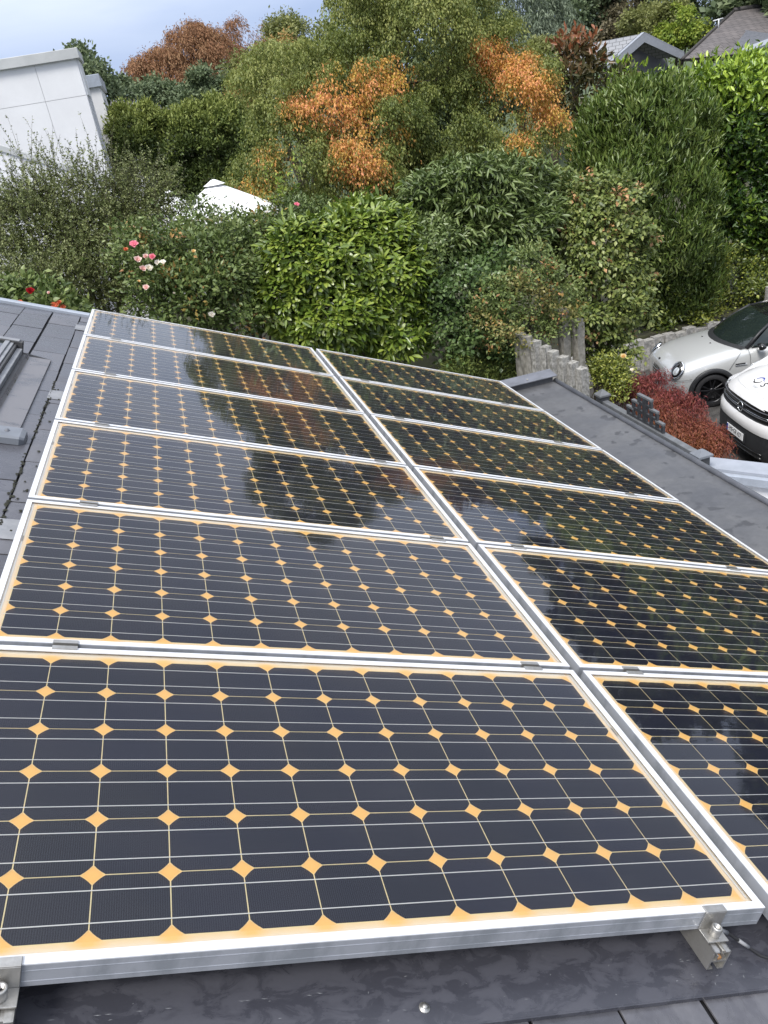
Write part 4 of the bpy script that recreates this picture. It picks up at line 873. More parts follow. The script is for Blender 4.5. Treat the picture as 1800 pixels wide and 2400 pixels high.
# climbing shoot with a pink bud in front of the maple
def vfn(rg):
    return at(600+rg.uniform(-20,30), 450, 9.5), np.array([0.25,0,1.0])+rg.normal(size=3)*0.2
vs = plant('climbing_rose', (at(600,470,9.5)[0],9.5,-2.45), 'few yellow green climbing shoots in front of the maple', 'plant')
shoots(vs, vfn, 7, 0.55, LM['bgbright'], 68, 0.05, 22, 0.004, bend=0.9, name='leaves')
flower(vs, 'pink', 641, 442, 9.3, 0.8)
# filler greenery low between the shrubs
fl_ = [L3(580,510,60,50,9.8,.5), L3(480,500,70,35,9.8,.5), L3(640,480,60,35,9.8,.4), L3(900,520,60,60,8.8,.5), L3(400,480,50,35,10.4,.4)]
fi = plant('mixed_shrub', (at(520,500,9.5)[0],9.5,-2.45), 'soft mixed shrubs in front of the white parasol', 'shrub')
branches(fi, tuple(fi.location), [l[:3] for l in fl_], 0.02, M['twig'], 'stem', 22)
foliage('foliage', fl_, 420, 20, 0.13, 0.055, 0.026, LM['bay'], fi, 69, flat=0.7, up=0.7, shell=0.2, mid=(50,0.18,0.7), fill=0.3)

# red laceleaf maple by the fence
ll = [L3(1400,848,48,32,8.0,.35), L3(1430,895,55,42,7.7,.4), L3(1485,930,50,36,7.4,.35), L3(1420,875,48,36,7.8,.35), L3(1368,838,32,20,8.1,.25), L3(1480,885,30,28,7.6,.25), L3(1515,940,28,24,7.2,.25), L3(1465,950,42,24,7.2,.25), L3(1405,820,28,14,8.1,.2), L3(1490,958,32,16,7.1,.2)]
lm = plant('laceleaf_maple', (at(1445,900,7.7)[0],7.7,ZG), 'small weeping red and orange laceleaf maple between fence and cars', 'tree')
branches(lm, tuple(lm.location), [l[:3] for l in ll], 0.03, M['bark'], 'trunk', 23, 0.3)
def laut(P, ids, c, rg):
    q = (c-CAM[None]) @ RW.T; x = (900+FPX*q[:,0]/q[:,2])/KD; y = (1200+FPX*q[:,1]/q[:,2])/KD
    return np.clip(0.5+(y-895)/60*0.5-(x-1470)/120*0.35+rg.normal(0,0.25,len(c)), 0, 1)
foliage('crown', ll, 900, 46, 0.115, 0.048, 0.0075, LM['lace'], lm, 70, flat=0.42, droop=1.3, axis_up=-0.15, up=0.7, out=0.7, axis_rnd=0.7, lumpy=0.2, shell=0.16, keep_in=0.4, autfn=laut, lvar=0.4, mid=(60,0.15,0.5), fill=0.2)
# ------------------------------------------------------------------ white building at the left
V3 = lambda a: Vector((float(a[0]), float(a[1]), float(a[2])))
YB = 16.0
c0 = at(164, 127, YB); X0 = c0[0]; zt = c0[2]; zc = at(158, 104, YB)[2]; zj = at(180, 206, YB)[2]
wb = empty('white_building', (X0, YB, -3.5)); tag(wb, 'modern white building with grey roof edge at the left', 'building')
WB = Vector((X0, YB, -3.5))
def wpart(mb, name, m, parent=wb):
    o = mb.build(name, m, parent); o.location = -WB if parent is wb else (0,0,0); return o
wpart(MB().box((X0-9,YB+0.02,-3.5), (X0-0.02,YB+1.05,zt+0.02)), 'wall', M['fascia'])
jx = at(105, 240, YB)[0]; gp = 0.006
for (xa, xb) in ((X0-9, jx-1.72-gp), (jx-1.72, jx-gp), (jx, X0)):
    for (za, zb) in ((-3.5, zj-gp-1.95), (zj-1.95, zj-gp), (zj, zt)):
        wpart(MB().box((xa,YB,za), (xb,YB+0.03,zb)), 'cladding_panel', M['white_wall'])
wpart(MB().box((X0-9,YB-0.07,zt), (X0+0.07,YB+1.1,zc), bev=0.006), 'roof_edge', M['fascia'])
wpart(MB().box((X0,YB+0.03,zj), (X0+0.03,YB+1.05,zt)), 'side_panel', M['white_wall'])
wpart(MB().box((X0-0.02,YB+0.03,-3.5), (X0+0.012,YB+0.22,zj)), 'corner_post', M['white_wall'])
wpart(MB().box((X0-0.02,YB+0.42,-3.5), (X0+0.028,YB+0.55,zj)).box((X0-0.02,YB+0.85,-3.5), (X0+0.028,YB+1.05,zj)), 'window_frame', M['white_wall'])
wpart(MB().box((X0-0.06,YB+0.22,-3.5), (X0-0.015,YB+0.85,zj)), 'blind', M['trim'])
xb = X0+0.20; zb2 = at(208, 160, YB+1.9)[2]
wpart(MB().box((X0-9,YB+1.9,-3.5), (xb,YB+4.2,zb2-0.22)), 'rear_wall', M['white_wall'])
wpart(MB().box((X0-9,YB+1.84,zb2-0.22), (xb+0.05,YB+4.25,zb2), bev=0.005), 'roof_edge', M['trim'])
wpart(MB().box((xb-0.01,YB+2.25,-3.5), (xb+0.015,YB+2.32,zj)).box((xb-0.01,YB+2.7,-3.5), (xb+0.015,YB+2.8,zj)), 'window_frame', M['fascia'])
# sloping white wall with grey coping in front of it
YS_ = 14.2
s0, s1, s2 = at(-80,290,YS_), at(60,327,YS_), at(240,385,YS_)
t0, t1 = at(-80,380,YS_-.5), at(130,448,YS_-.5)
gw = empty('garden_wall', (float(s2[0]), YS_, -3.5)); tag(gw, 'white garden stair wall with sloping grey coping before the white building', 'wall')
GW = Vector(gw.location)
def slope_wall(p, q, Y, th, name):
    a, b = Vector((p[0],Y,p[2]))-GW, Vector((q[0],Y,q[2]))-GW; zb_ = 0.0
    mb = MB().add([(a.x,a.y,zb_),(b.x,b.y,zb_),(b.x,b.y,b.z-th),(a.x,a.y,a.z-th),(a.x,a.y+.2,zb_),(b.x,b.y+.2,zb_),(b.x,b.y+.2,b.z-th),(a.x,a.y+.2,a.z-th)], [(0,1,2,3),(5,4,7,6),(1,5,6,2),(4,0,3,7),(3,2,6,7)])
    mb.build('wall_face', M['white_wall'], gw)
    MB().add([(a.x,a.y-.03,a.z-th),(b.x,b.y-.03,b.z-th),(b.x,b.y-.03,b.z),(a.x,a.y-.03,a.z),(a.x,a.y+.23,a.z-th),(b.x,b.y+.23,b.z-th),(b.x,b.y+.23,b.z),(a.x,a.y+.23,a.z)], [(0,1,2,3),(5,4,7,6),(1,5,6,2),(4,0,3,7),(3,2,6,7),(0,4,5,1)]).build('coping', M['fascia'], gw)
slope_wall(s0, s2, YS_, 0.09, 'upper'); slope_wall(t0, t1, YS_-.5, 0.06, 'lower')

# white parasols
def parasol(px, py, Y, rad, hgt, label, seed):
    p = at(px, py, Y); o = empty('parasol', (float(p[0]),float(p[1]),-2.45)); tag(o, label, 'parasol', 'white parasols in the garden'); zt_ = p[2]+2.45
    MB().tube([(0,0,0),(0,0,zt_-0.03)], 0.025, 10).build('pole', M['alu_white'], o)
    rows = []
    for f_, r_ in ((0.0,0.05),(0.30,0.30),(0.68,0.66),(1.0,1.0)):
        rows.append([(rad*r_*math.cos(a)*(1.0 if k%2==0 else 0.955), rad*r_*math.sin(a)*(1.0 if k%2==0 else 0.955), zt_-hgt*(f_**1.1)-(0.02*f_ if k%2 else 0)) for k, a in enumerate(np.linspace(0,2*math.pi,17))])
    rows.append([(q[0],q[1],q[2]-0.14) for q in rows[-1]])
    MB().grid(rows, smooth=False).build('canopy', M['canvas'], o)
    MB().lathe([(0.16,-0.02),(0.03,0.05),(0.0001,0.055)], 12, M=Matrix.Translation((0,0,zt_))).build('cap', M['canvas'], o)
parasol(462, 396, 11.9, 1.02, 0.52, 'open white parasol half hidden behind the maple and shrubs', 1)
parasol(352, 415, 14.0, 0.55, 0.32, 'small white parasol seen as white specks left of the larger one', 2)

# ------------------------------------------------------------------ far houses
def tilemat(name, c0, c1, sx, sy):
    m = mat(name, c0, 0.75); t = m.node_tree; b = t.nodes['Principled BSDF']; c = N(t, 'ShaderNodeTexCoord')
    br = N(t, 'ShaderNodeTexBrick'); br.inputs['Scale'].default_value = 1.0; br.inputs['Brick Width'].default_value = sx; br.inputs['Row Height'].default_value = sy
    br.inputs['Mortar Size'].default_value = 0.014; br.inputs['Color1'].default_value = (*c0,1); br.inputs['Color2'].default_value = (*c1,1); br.inputs['Mortar'].default_value = (c0[0]*0.3,c0[1]*0.3,c0[2]*0.3,1)
    t.links.new(c.outputs['UV'], br.inputs['Vector'])
    nzz = noise(t, 1.2, 5); t.links.new(mix(t, 0.35, br.outputs['Color'], ramp(t, nzz, [(0.3,(0.6,0.6,0.6)),(0.7,(1.3,1.25,1.2))]), 'MULTIPLY'), b.inputs['Base Color']); return m
M['tile_brown'] = tilemat('tile_brown', (0.125,0.113,0.113), (0.098,0.089,0.090), 0.30, 0.34)
M['tile_grey'] = tilemat('tile_grey', (0.24,0.25,0.27), (0.26,0.27,0.29), 0.34, 0.22)
def slab(mb, a, b, c, d, th=0.12):
    a, b, c, d = map(V3, (a,b,c,d)); n_ = (b-a).cross(d-a).normalized()
    if n_.z < 0: n_ = -n_
    mb.add([a,b,c,d,a-n_*th,b-n_*th,c-n_*th,d-n_*th], [(0,1,2,3),(7,6,5,4),(0,4,5,1),(1,5,6,2),(2,6,7,3),(3,7,4,0)]); return mb
def set_uv(o, a, b, d):
    a, b, d = V3(a), V3(b), V3(d); ex = (b-a).normalized(); ey = (d-a); ey = (ey-ex*ey.dot(ex)).normalized(); me = o.data; uv = me.uv_layers.new(name='UVMap'); base = o.location
    for lp in me.loops: p = me.vertices[lp.vertex_index].co+base-a; uv.data[lp.index].uv = (p.dot(ex), p.dot(ey))
def hous(name, base, label):
    o = empty(name, base); tag(o, label, 'house'); return o
def fpart(mb, name, m, o):
    q = mb.build(name, m, o); q.location = -Vector(o.location); return q
YG = 40
A_, E1, E2 = at(1380,74,YG), at(1300,146,YG), at(1466,116,YG)
E1[2] = E2[2] = (E1[2]+E2[2])/2
bk = np.array([-7.0, 5.0, 0.0])
gh = hous('gable_house', (float(A_[0]),YG,-2.5), 'far house with pale grey gable roof above the hedge')
ro = slab(MB(), A_, E1, E1+bk, A_+bk); ro = fpart(ro, 'roof', M['tile_grey'], gh); set_uv(ro, E1, E1+bk, A_)
ro = slab(MB(), A_, E2, E2+bk, A_+bk); ro = fpart(ro, 'roof', M['tile_grey'], gh); set_uv(ro, E2, E2+bk, A_)
fd = np.array([0.10,-0.35,0])
for e_ in (E1, E2):
    a, b = A_+fd, e_+fd; dn = np.array([0,0,-0.34])
    fpart(slab(MB(), a+[0,0,.05], b+[0,0,.05], b+[0,.3,.05], a+[0,.3,.05], 0.05).add([a,b,b+dn,a+dn*1.15,a+[0,.08,0],b+[0,.08,0],b+dn+[0,.08,0],a+dn*1.15+[0,.08,0]], [(0,1,2,3),(7,6,5,4),(2,6,7,3),(1,5,6,2)]), 'verge_board', M['white_coping'], gh)
M['grey_wall'] = noisy('render_grey', (0.16,0.165,0.18), (0.19,0.195,0.21), 2, (0.7,0.8))  # dark grey render of the far house walls
fpart(MB().add([A_+[0,.5,-.15],E1+[.3,.5,-.1],[E1[0]+.3,YG+.5,-2.5],[E2[0]-.3,YG+.5,-2.5],E2+[-.3,.5,-.1]], [(0,1,2,3,4)]), 'gable_wall', M['grey_wall'], gh)
L1, L2 = at(1112,150,46), at(1195,126,46)
lw = slab(MB(), L1+[0,0,-.4], L2+[4,0,-.2], L2+[4,6,1.0], L1+[0,6,.9]); lw = fpart(lw, 'lower_roof', M['tile_grey'], gh); set_uv(lw, L1, L2+[4,0,0], L1+[0,6,1])
RL, RRt, EL, ER = at(1585,24,34), at(1800,-22,34), at(1474,118,29.5), at(1800,120,29.5)
RRt[2] = RL[2]; ER[2] = EL[2]-0.6; EL[2] -= 0.15
bh = hous('tiled_house', (float(RL[0]),34.0,-2.5), 'far house with steep dark brown tiled roof at the upper right')
ro = slab(MB(), EL, ER, RRt, RL, 0.1); ro = fpart(ro, 'roof', M['tile_brown'], bh); set_uv(ro, EL, ER, RL)
fpart(MB().tube([V3(RL+[0,0,.03]), V3(RRt+[0,0,.03])], 0.10, 8), 'ridge', M['tile_brown'], bh)
fpart(MB().tube([V3(RL), V3(EL)], 0.07, 6), 'verge', M['tile_brown'], bh)
back = [EL+[7.5,9,-.4], ER+[3,9,0], RRt, RL]; ro = fpart(slab(MB(), *back, 0.1), 'rear_roof', M['tile_brown'], bh); set_uv(ro, back[0], back[1], back[3])
fpart(MB().box((float(EL[0])+3.5,31.2,-2.5), (float(ER[0]),36,float(EL[2])-.5)), 'wall', M['grey_wall'], bh)
w1, w2 = at(1612,112,29.0), at(1700,78,29.0)
fpart(slab(MB(), w1, w2, w2+[0,.5,.1], w1+[0,.5,.1], 0.13), 'dormer_gutter', M['white_coping'], bh)
fpart(slab(MB(), w1+[.1,0.5,.1], w2+[0,0.5,.1], w2+[0,2.6,.5], w1+[.1,2.6,.5], 0.1), 'dormer_roof', M['trim_dark'], bh)
# antenna bracket on the tiles
q0 = at(1552,62,31.6); fpart(MB().tube([V3(q0), V3(q0+[0,0,.35])], 0.03, 6).tube([V3(q0+[-.25,0,.3]), V3(q0+[.2,0,.34])], 0.025, 6), 'roof_hook', M['alu_white'], bh)
fh = hous('tiled_house', (float(at(320,240,25)[0]),25,-3.0), 'small far tiled roof peeping over the conifer hedge')
fa, fb, fc, fdp = at(232,270,24.5), at(396,280,24.5), at(385,238,26), at(240,216,26)
ro = fpart(slab(MB(), fa, fb, fc, fdp, 0.1), 'roof', M['tile_brown'], fh); set_uv(ro, fa, fb, fdp)
fpart(MB().box((float(fa[0])+.2,25.2,-3.5), (float(fb[0])-.2,28,float(fa[2])-.1)), 'wall', M['white_wall'], fh)
fpart(MB().tube([V3(fb), V3(fc)], 0.06, 6), 'verge', M['tile_brown'], fh)

# ------------------------------------------------------------------ granite posts
GPX = [(1123,714),(1137,720),(1155,730),(1177,742),(1193,752),(1215,764),(1235,776),(1255,789)]
hts = ['leftmost, half in leaf shade', 'second from the left', 'third from the left', 'fourth from the left', 'fourth from the right', 'third from the right', 'second from the right', 'rightmost and nearest']
def stele(px, py, Y, wd, dp, label, m, group, seed, rot=0.25):
    p = at(px, py, Y); rg = np.random.default_rng(seed); H = p[2]-ZG
    o = empty('granite_post', (float(p[0]),float(p[1]),ZG), (0,0,rot)); bm = bmesh.new(); bmesh.ops.create_cube(bm, size=1)
    for q in bm.verts: q.co = Vector((q.co.x*wd, q.co.y*dp, (q.co.z+0.5)*H))
    bmesh.ops.subdivide_edges(bm, edges=[e for e in bm.edges if abs(e.verts[0].co.z-e.verts[1].co.z) > 0.1], cuts=18, use_grid_fill=True)
    bmesh.ops.subdivide_edges(bm, edges=[e for e in bm.edges if abs(e.verts[0].co.z-e.verts[1].co.z) < 0.01], cuts=2, use_grid_fill=True)
    for q in bm.verts:
        a = 0.0042 if q.co.z < H-0.005 else 0.003
        q.co += Vector((rg.normal(0,a), rg.normal(0,a), rg.normal(0,a*0.6)))
    me = bpy.data.meshes.new('granite_post'); bm.to_mesh(me); bm.free()
    link('shaft', me, m, o); tag(o, label, 'post', group); return o
for i, (x_, y_) in enumerate(GPX):
    stele(x_, y_+6, 7.75-0.07*i, 0.100 if i < 7 else 0.118, 0.11 if i < 7 else 0.125, 'granite post in the descending row beside the roof, '+hts[i], M['granite_d'] if i < 2 else M['granite'], 'row of granite posts stepping down', 200+i)
stele(1247, 690, 8.05, 0.108, 0.11, 'taller granite post standing alone behind the descending row', M['granite_d'], 'tall granite posts', 220)
stele(1215, 668, 8.1, 0.11, 0.11, 'broken topped granite post half hidden in leaves', M['granite_d'], 'tall granite posts', 221)

# ------------------------------------------------------------------ concrete palisade wall behind the parking
pw = empty('palisade_wall', (8.4,13.25,ZG)); tag(pw, 'rough grey concrete palisade wall behind the white small car', 'wall')
PWm = []
for i in range(4):
    bm = bmesh.new(); bmesh.ops.create_cube(bm, size=1); rg = np.random.default_rng(300+i)
    bmesh.ops.subdivide_edges(bm, edges=bm.edges[:], cuts=3, use_grid_fill=True)
    for q in bm.verts:
        q.co = Vector((q.co.x*0.226, q.co.y*0.16, q.co.z+0.5)); q.co += Vector((rg.normal(0,0.004), rg.normal(0,0.012), 0))
    me = bpy.data.meshes.new('palisade'); bm.to_mesh(me); bm.free(); me.materials.append(M['concrete']); PWm.append(me)
for i in range(34):
    o = link('palisade', PWm[i%4], None, pw, (-2.2+0.24*i, 0.02*math.sin(i*1.9), 0)); o.scale = (1,1,0.62+0.03*math.sin(i*2.7)+(0.50 if i > 24 else 0))
# ------------------------------------------------------------------ lattice fence beside the roof
FX = 4.8
def fz(x, y):
    d = ray(x, y); t_ = (FX-CAM[0])/d[0]; return CAM+d*t_
kz = 420/1659
F_ = lambda zx, zy: fz((1380+zx*kz)/KD, (900+zy*kz)/KD)
capP = F_(125,100); r0 = F_(150,140); r1 = F_(990,640)
zr = (r0[2]+r1[2])/2; ya, yb_ = float(r0[1]), float(r1[1])-0.02
ff = empty('lattice_fence', (FX, yb_, ZG)); tag(ff, 'dark grey stepped lattice fence with capped post beside the roof edge', 'fence')
FO = Vector((FX, yb_, ZG)); fp = lambda mb, n_, m_, p_=ff: mb.build(n_, m_, p_)
Hh = zr-ZG; Ly = ya-yb_
fp(MB().box((-0.035,0,Hh-0.045), (0.035,Ly,Hh), 1, bev=0.004).box((-0.028,0.002,Hh-0.16), (0.028,Ly-0.002,Hh-0.046), 0), 'top_rail', [M['fence_grey'], M['fence_top']])
for q in range(7):
    fp(MB().box((-0.018,0.004,Hh-0.30-q*0.135), (0.018,Ly-0.004,Hh-0.175-q*0.135), bev=0.003), 'board', M['fence_grey'])
po = fp(MB().box((-0.055,Ly,0), (0.055,Ly+0.11,Hh+0.045), bev=0.004), 'post', M['fence_grey'])
MB().add([(-0.068,Ly-0.013,Hh+0.045),(0.068,Ly-0.013,Hh+0.045),(0.068,Ly+0.123,Hh+0.045),(-0.068,Ly+0.123,Hh+0.045),(-0.068,Ly-0.013,Hh+0.065),(0.068,Ly-0.013,Hh+0.065),(0.068,Ly+0.123,Hh+0.065),(-0.068,Ly+0.123,Hh+0.065),(0,Ly+0.055,Hh+0.125)],
         [(3,2,1,0),(0,1,5,4),(1,2,6,5),(2,3,7,6),(3,0,4,7),(4,5,8),(5,6,8),(6,7,8),(7,4,8)]).build('post_cap', M['fence_top'], po)
po = fp(MB().box((-0.055,-0.12,0), (0.055,-0.01,Hh-0.01), bev=0.004), 'post', M['fence_grey'])
MB().add([(-0.075,-0.14,Hh-0.01),(0.075,-0.14,Hh-0.01),(0.075,0.01,Hh-0.01),(-0.075,0.01,Hh-0.01),(-0.075,-0.14,Hh+0.01),(0.075,-0.14,Hh+0.01),(0.075,0.01,Hh+0.01),(-0.075,0.01,Hh+0.01),(0,-0.065,Hh+0.06)],
         [(3,2,1,0),(0,1,5,4),(1,2,6,5),(2,3,7,6),(3,0,4,7),(4,5,8),(5,6,8),(6,7,8),(7,4,8)]).build('post_cap', M['trim_mid'], po)
# stepped pyramid of square openings
yc = float(F_(522,300)[1])-yb_; ch = 0.094; zb0 = Hh-0.13; cols = [0.0, 0.112, 0.218, 0.324]; nst = [4, 3, 2]
for sgn in (1, -1):
    for i in range(4):
        n_ = nst[max(0, i-1)] if i > 0 else 4; top = zb0+0.045+n_*ch
        yy = yc+sgn*(cols[i]+(0.018 if i == 0 else 0.0)); fp(MB().box((-0.014,yy-0.016,zb0), (0.014,yy+0.016,top-0.024), bev=0.002), 'lattice_upright', M['fence_grey'])
    for i in range(3):
        lo_, hi_ = sorted((yc+sgn*cols[i], yc+sgn*cols[i+1])); top = zb0+0.045+nst[i]*ch
        for k_ in range(nst[i]):
            zz = zb0+0.045+k_*ch; fp(MB().box((-0.0125,lo_+0.017,zz-0.015), (0.0125,hi_-0.017,zz+0.015)), 'lattice_bar', M['fence_grey'])
        fp(MB().box((-0.018,lo_-(0.016 if sgn<0 or i>0 else 0)+0.001,top-0.024), (0.018,hi_+(0.016 if sgn>0 or i>0 else 0)-0.001,top), bev=0.002), 'lattice_cap', M['fence_top'])
# white coping wall running from the fence end
cz = -2.50
c1, c2 = atZ((1380+1060*kz)/KD,(900+668*kz)/KD,cz), atZ((1380+1659*kz)/KD,(900+735*kz)/KD,cz)
dv = Vector((c2[0]-c1[0], c2[1]-c1[1], 0)).normalized(); nv = Vector((dv.y,-dv.x,0));
if nv.x > 0: nv = -nv
ww = empty('white_wall', (float(c1[0]),float(c1[1]),ZG)); tag(ww, 'white wall with wide pale metal coping by the roof edge at right', 'wall'); b0 = Vector(ww.location)
def seg(s0, s1, w0, w1, z0, z1, name, m):
    pts = [dv*s0+nv*w0, dv*s1+nv*w0, dv*s1+nv*w1, dv*s0+nv*w1]; MB().prism([(p.x,p.y) for p in pts], z0, z1).build(name, m, ww)
hz = cz-ZG
seg(-0.25, 0.95, 0.0, 0.235, hz-0.05, hz, 'coping', M['white_coping']); seg(0.956, 2.6, 0.0, 0.235, hz-0.05, hz, 'coping', M['white_coping'])
seg(-0.25, 2.6, 0.238, 0.30, hz-0.10, hz-0.028, 'coping_drip', M['trim'])
seg(-0.2, 2.55, 0.03, 0.236, 0, hz-0.052, 'wall_face', M['white_wall'])
struct(MB().prism([(3.42,-6),(9,-6),(9,1.5),(6.0,4.6),(4.9,5.05),(3.42,5.05)], ZG+0.004, ZG+0.95), 'terrace', M['paving'])
# ------------------------------------------------------------------ vehicles
M['paint_silver'] = mat('paint_silver', (0.50,0.51,0.51), 0.28, 0.25, 1.0); M['paint_silver'].node_tree.nodes['Principled BSDF'].inputs['Coat Roughness'].default_value = 0.04
M['paint_white'] = mat('paint_white', (0.66,0.66,0.67), 0.35, 0.0, 1.0); M['paint_white'].node_tree.nodes['Principled BSDF'].inputs['Coat Roughness'].default_value = 0.04
M['plastic'] = noisy('plastic_black', (0.016,0.017,0.019), (0.024,0.025,0.028), 20, (0.42,0.55))
M['gloss_black'] = mat('gloss_black', (0.010,0.010,0.011), 0.12, 0, 0.6)
M['chrome'] = mat('chrome', (0.75,0.76,0.78), 0.12, 1.0)
M['lens'] = mat('lens', (0.55,0.58,0.60), 0.05, 0.35, 1.0)
M['rim'] = mat('rim_dark', (0.022,0.022,0.025), 0.3, 0.5)
M['plate'] = mat('plate_white', (0.75,0.76,0.78), 0.4)
M['euro_blue'] = mat('plate_blue', (0.02,0.05,0.30), 0.4)
M['ink'] = mat('ink_black', (0.01,0.01,0.012), 0.5); M['ink_grey'] = mat('ink_grey', (0.45,0.47,0.48), 0.5); M['ink_blue'] = mat('ink_blue', (0.015,0.035,0.28), 0.4)
M['seam'] = mat('seam', (0.05,0.05,0.055), 0.6)
M['tint_glass'] = mat('tint_glass', (0.012,0.018,0.017), 0.03, 0, 0, 0.75)

def loft(secs, cap0=True, cap1=True):
    """secs: list of (x, half profile [(y,z)...] from low side to centre top) -> mirrored closed-top skin"""
    vs = []; fs = []; n = len(secs[0][1]); w_ = 2*n-1
    for x_, pr_ in secs:
        full = [(x_, y_, z_) for y_, z_ in pr_] + [(x_, -y_, z_) for y_, z_ in pr_[-2::-1]]; vs += full
    for i in range(len(secs)-1):
        for j in range(w_-1): fs.append((i*w_+j, (i+1)*w_+j, (i+1)*w_+j+1, i*w_+j+1))
    if cap0: fs.append(tuple(range(w_)))
    if cap1: fs.append(tuple((len(secs)-1)*w_+j for j in range(w_))[::-1])
    return vs, fs
def subdiv_obj(name, vs, fs, m, parent, lev=2, cutters=None, extra=None):
    me = bpy.data.meshes.new(name); me.from_pydata([tuple(v) for v in vs], [], fs); me.update()
    o = bpy.data.objects.new(name, me); col.objects.link(o); me.materials.append(m)
    sm = o.modifiers.new('s', 'SUBSURF'); sm.levels = lev; sm.render_levels = lev
    cs = []
    for (cx, cy, cz_, r_, l_) in (cutters or []):
        bm = bmesh.new(); bmesh.ops.create_cone(bm, cap_ends=True, segments=40, radius1=r_, radius2=r_, depth=l_, matrix=Matrix.Translation((cx,cy,cz_)) @ Matrix.Rotation(R(90),4,'X'))
        cm = bpy.data.meshes.new('cut'); bm.to_mesh(cm); bm.free(); cm.materials.append(M['plastic'])
        c_ = bpy.data.objects.new('cut', cm); col.objects.link(c_); cs.append(c_)
        b_ = o.modifiers.new('b', 'BOOLEAN'); b_.operation = 'DIFFERENCE'; b_.object = c_; b_.solver = 'EXACT'
        try: b_.material_mode = 'TRANSFER'
        except Exception: pass
    bpy.context.view_layer.update()
    dg = bpy.context.evaluated_depsgraph_get(); ne = bpy.data.meshes.new_from_object(o.evaluated_get(dg), preserve_all_data_layers=False, depsgraph=dg)
    o.modifiers.clear(); o.data = ne; ne.name = name
    for c_ in cs: bpy.data.objects.remove(c_, do_unlink=True)
    ne.polygons.foreach_set('use_smooth', [True]*len(ne.polygons))
    try: ne.set_sharp_from_angle(angle=R(38))
    except Exception: pass
    o.parent = parent; return o
def wheel(parent, x_, y_, r_, wd, sgn, name='wheel'):
    o = empty(name, (x_, y_, r_), (R(-90)*sgn, 0, 0)); o.parent = parent
    rr_ = r_*0.72
    MB().lathe([(rr_,-wd/2),(r_*0.93,-wd/2),(r_*0.985,-wd*0.40),(r_,-wd*0.25),(r_,wd*0.25),(r_*0.985,wd*0.40),(r_*0.93,wd/2),(rr_,wd/2-0.005)], 40).build('tyre', M['rubber'], o)
    rm = MB().lathe([(rr_,-wd/2+0.01),(rr_,wd/2-0.006),(rr_-0.012,wd/2-0.008),(rr_-0.02,wd*0.2),(rr_-0.03,-wd*0.3),(0.001,-wd*0.3)], 36)
    rm.build('rim', M['rim'], o)
    for k_ in range(10):
        a = 2*math.pi*k_/10; ca, sa = math.cos(a), math.sin(a); t_ = 0.15*(1 if k_%2 else -1)
        q = MB().box((0.045,-0.011,wd*0.28), (rr_-0.012,0.011,wd*0.40), M=Matrix.Rotation(a+t_*0.6,4,'Z'), bev=0.003); q.build('spoke', M['rim'], o)
    MB().lathe([(0.001,wd*0.44),(0.030,wd*0.44),(0.048,wd*0.40),(0.055,wd*0.25)], 20).build('hub', M['rim'], o)
    return o
def arch(parent, x_, y_, z_, r0, r1, sgn, out=0.022, name='wheel_arch', a0=-12, a1=192, yfn=None):
    rows = []
    for k_ in range(29):
        a = R(a0+(a1-a0)*k_/28); ca, sa = math.cos(a), math.sin(a)
        row = []
        for rr_, oo in ((r0,-0.06),(r0,out*0.8),(r0+(r1-r0)*0.25,out),(r1-0.008,out),(r1,out*0.3),(r1,-0.03)):
            px_, pz_ = x_+rr_*ca, z_+rr_*sa; yy = (yfn(px_,pz_) if yfn else y_); row.append((px_, sgn*(yy+oo), pz_))
        rows.append(row)
    MB().grid(rows).build(name, M['plastic'], parent)
def text_mesh(s_, size, name, m, parent, Mx, ext=0.001, sx=1.0):
    cu = bpy.data.curves.new(name, 'FONT'); cu.body = s_; cu.size = size; cu.extrude = ext; cu.align_x = 'CENTER'; cu.align_y = 'CENTER'
    o = bpy.data.objects.new(name, cu); col.objects.link(o); bpy.context.view_layer.update()
    dg = bpy.context.evaluated_depsgraph_get(); me = bpy.data.meshes.new_from_object(o.evaluated_get(dg)); bpy.data.objects.remove(o, do_unlink=True)
    for v in me.vertices: v.co = Mx @ Vector((v.co.x*sx, v.co.y, v.co.z))
    me.materials.clear(); return link(name, me, m, parent)

# ---- small hatchback (x forward, nose at 0, y left)
hm = R(163.0)
mini = empty('small_car', (8.56,11.70,ZG), (0,0,hm)); tag(mini, 'silver white small hatchback with black roof and black wheels', 'car')
S = []
S.append((0.00, [(.50,.20),(.56,.34),(.58,.50),(.54,.60),(.43,.665),(.29,.695),(.14,.71),(0,.715)]))
S.append((-.05, [(.62,.19),(.68,.34),(.69,.51),(.65,.62),(.53,.70),(.36,.735),(.18,.75),(0,.757)]))
S.append((-.16, [(.735,.19),(.785,.34),(.80,.53),(.765,.67),(.64,.765),(.44,.805),(.22,.822),(0,.828)]))
S.append((-.38, [(.795,.18),(.835,.34),(.852,.56),(.815,.74),(.70,.845),(.50,.882),(.25,.902),(0,.908)]))
S.append((-.70, [(.815,.18),(.850,.34),(.866,.60),(.835,.80),(.735,.900),(.52,.935),(.26,.955),(0,.962)]))
S.append((-1.00,[(.82,.18),(.850,.34),(.862,.62),(.838,.84),(.755,.935),(.54,.970),(.27,.990),(0,.997)]))
S.append((-1.22,[(.82,.18),(.848,.34),(.858,.63),(.838,.86),(.765,.955),(.55,.985),(.27,1.00),(0,1.005)]))
S.append((-1.50,[(.82,.18),(.846,.34),(.856,.63),(.838,.88),(.775,.965),(.55,.975),(.27,.98),(0,.98)]))
S.append((-2.60,[(.82,.18),(.846,.34),(.860,.63),(.842,.90),(.770,.985),(.55,.985),(.27,.98),(0,.98)]))
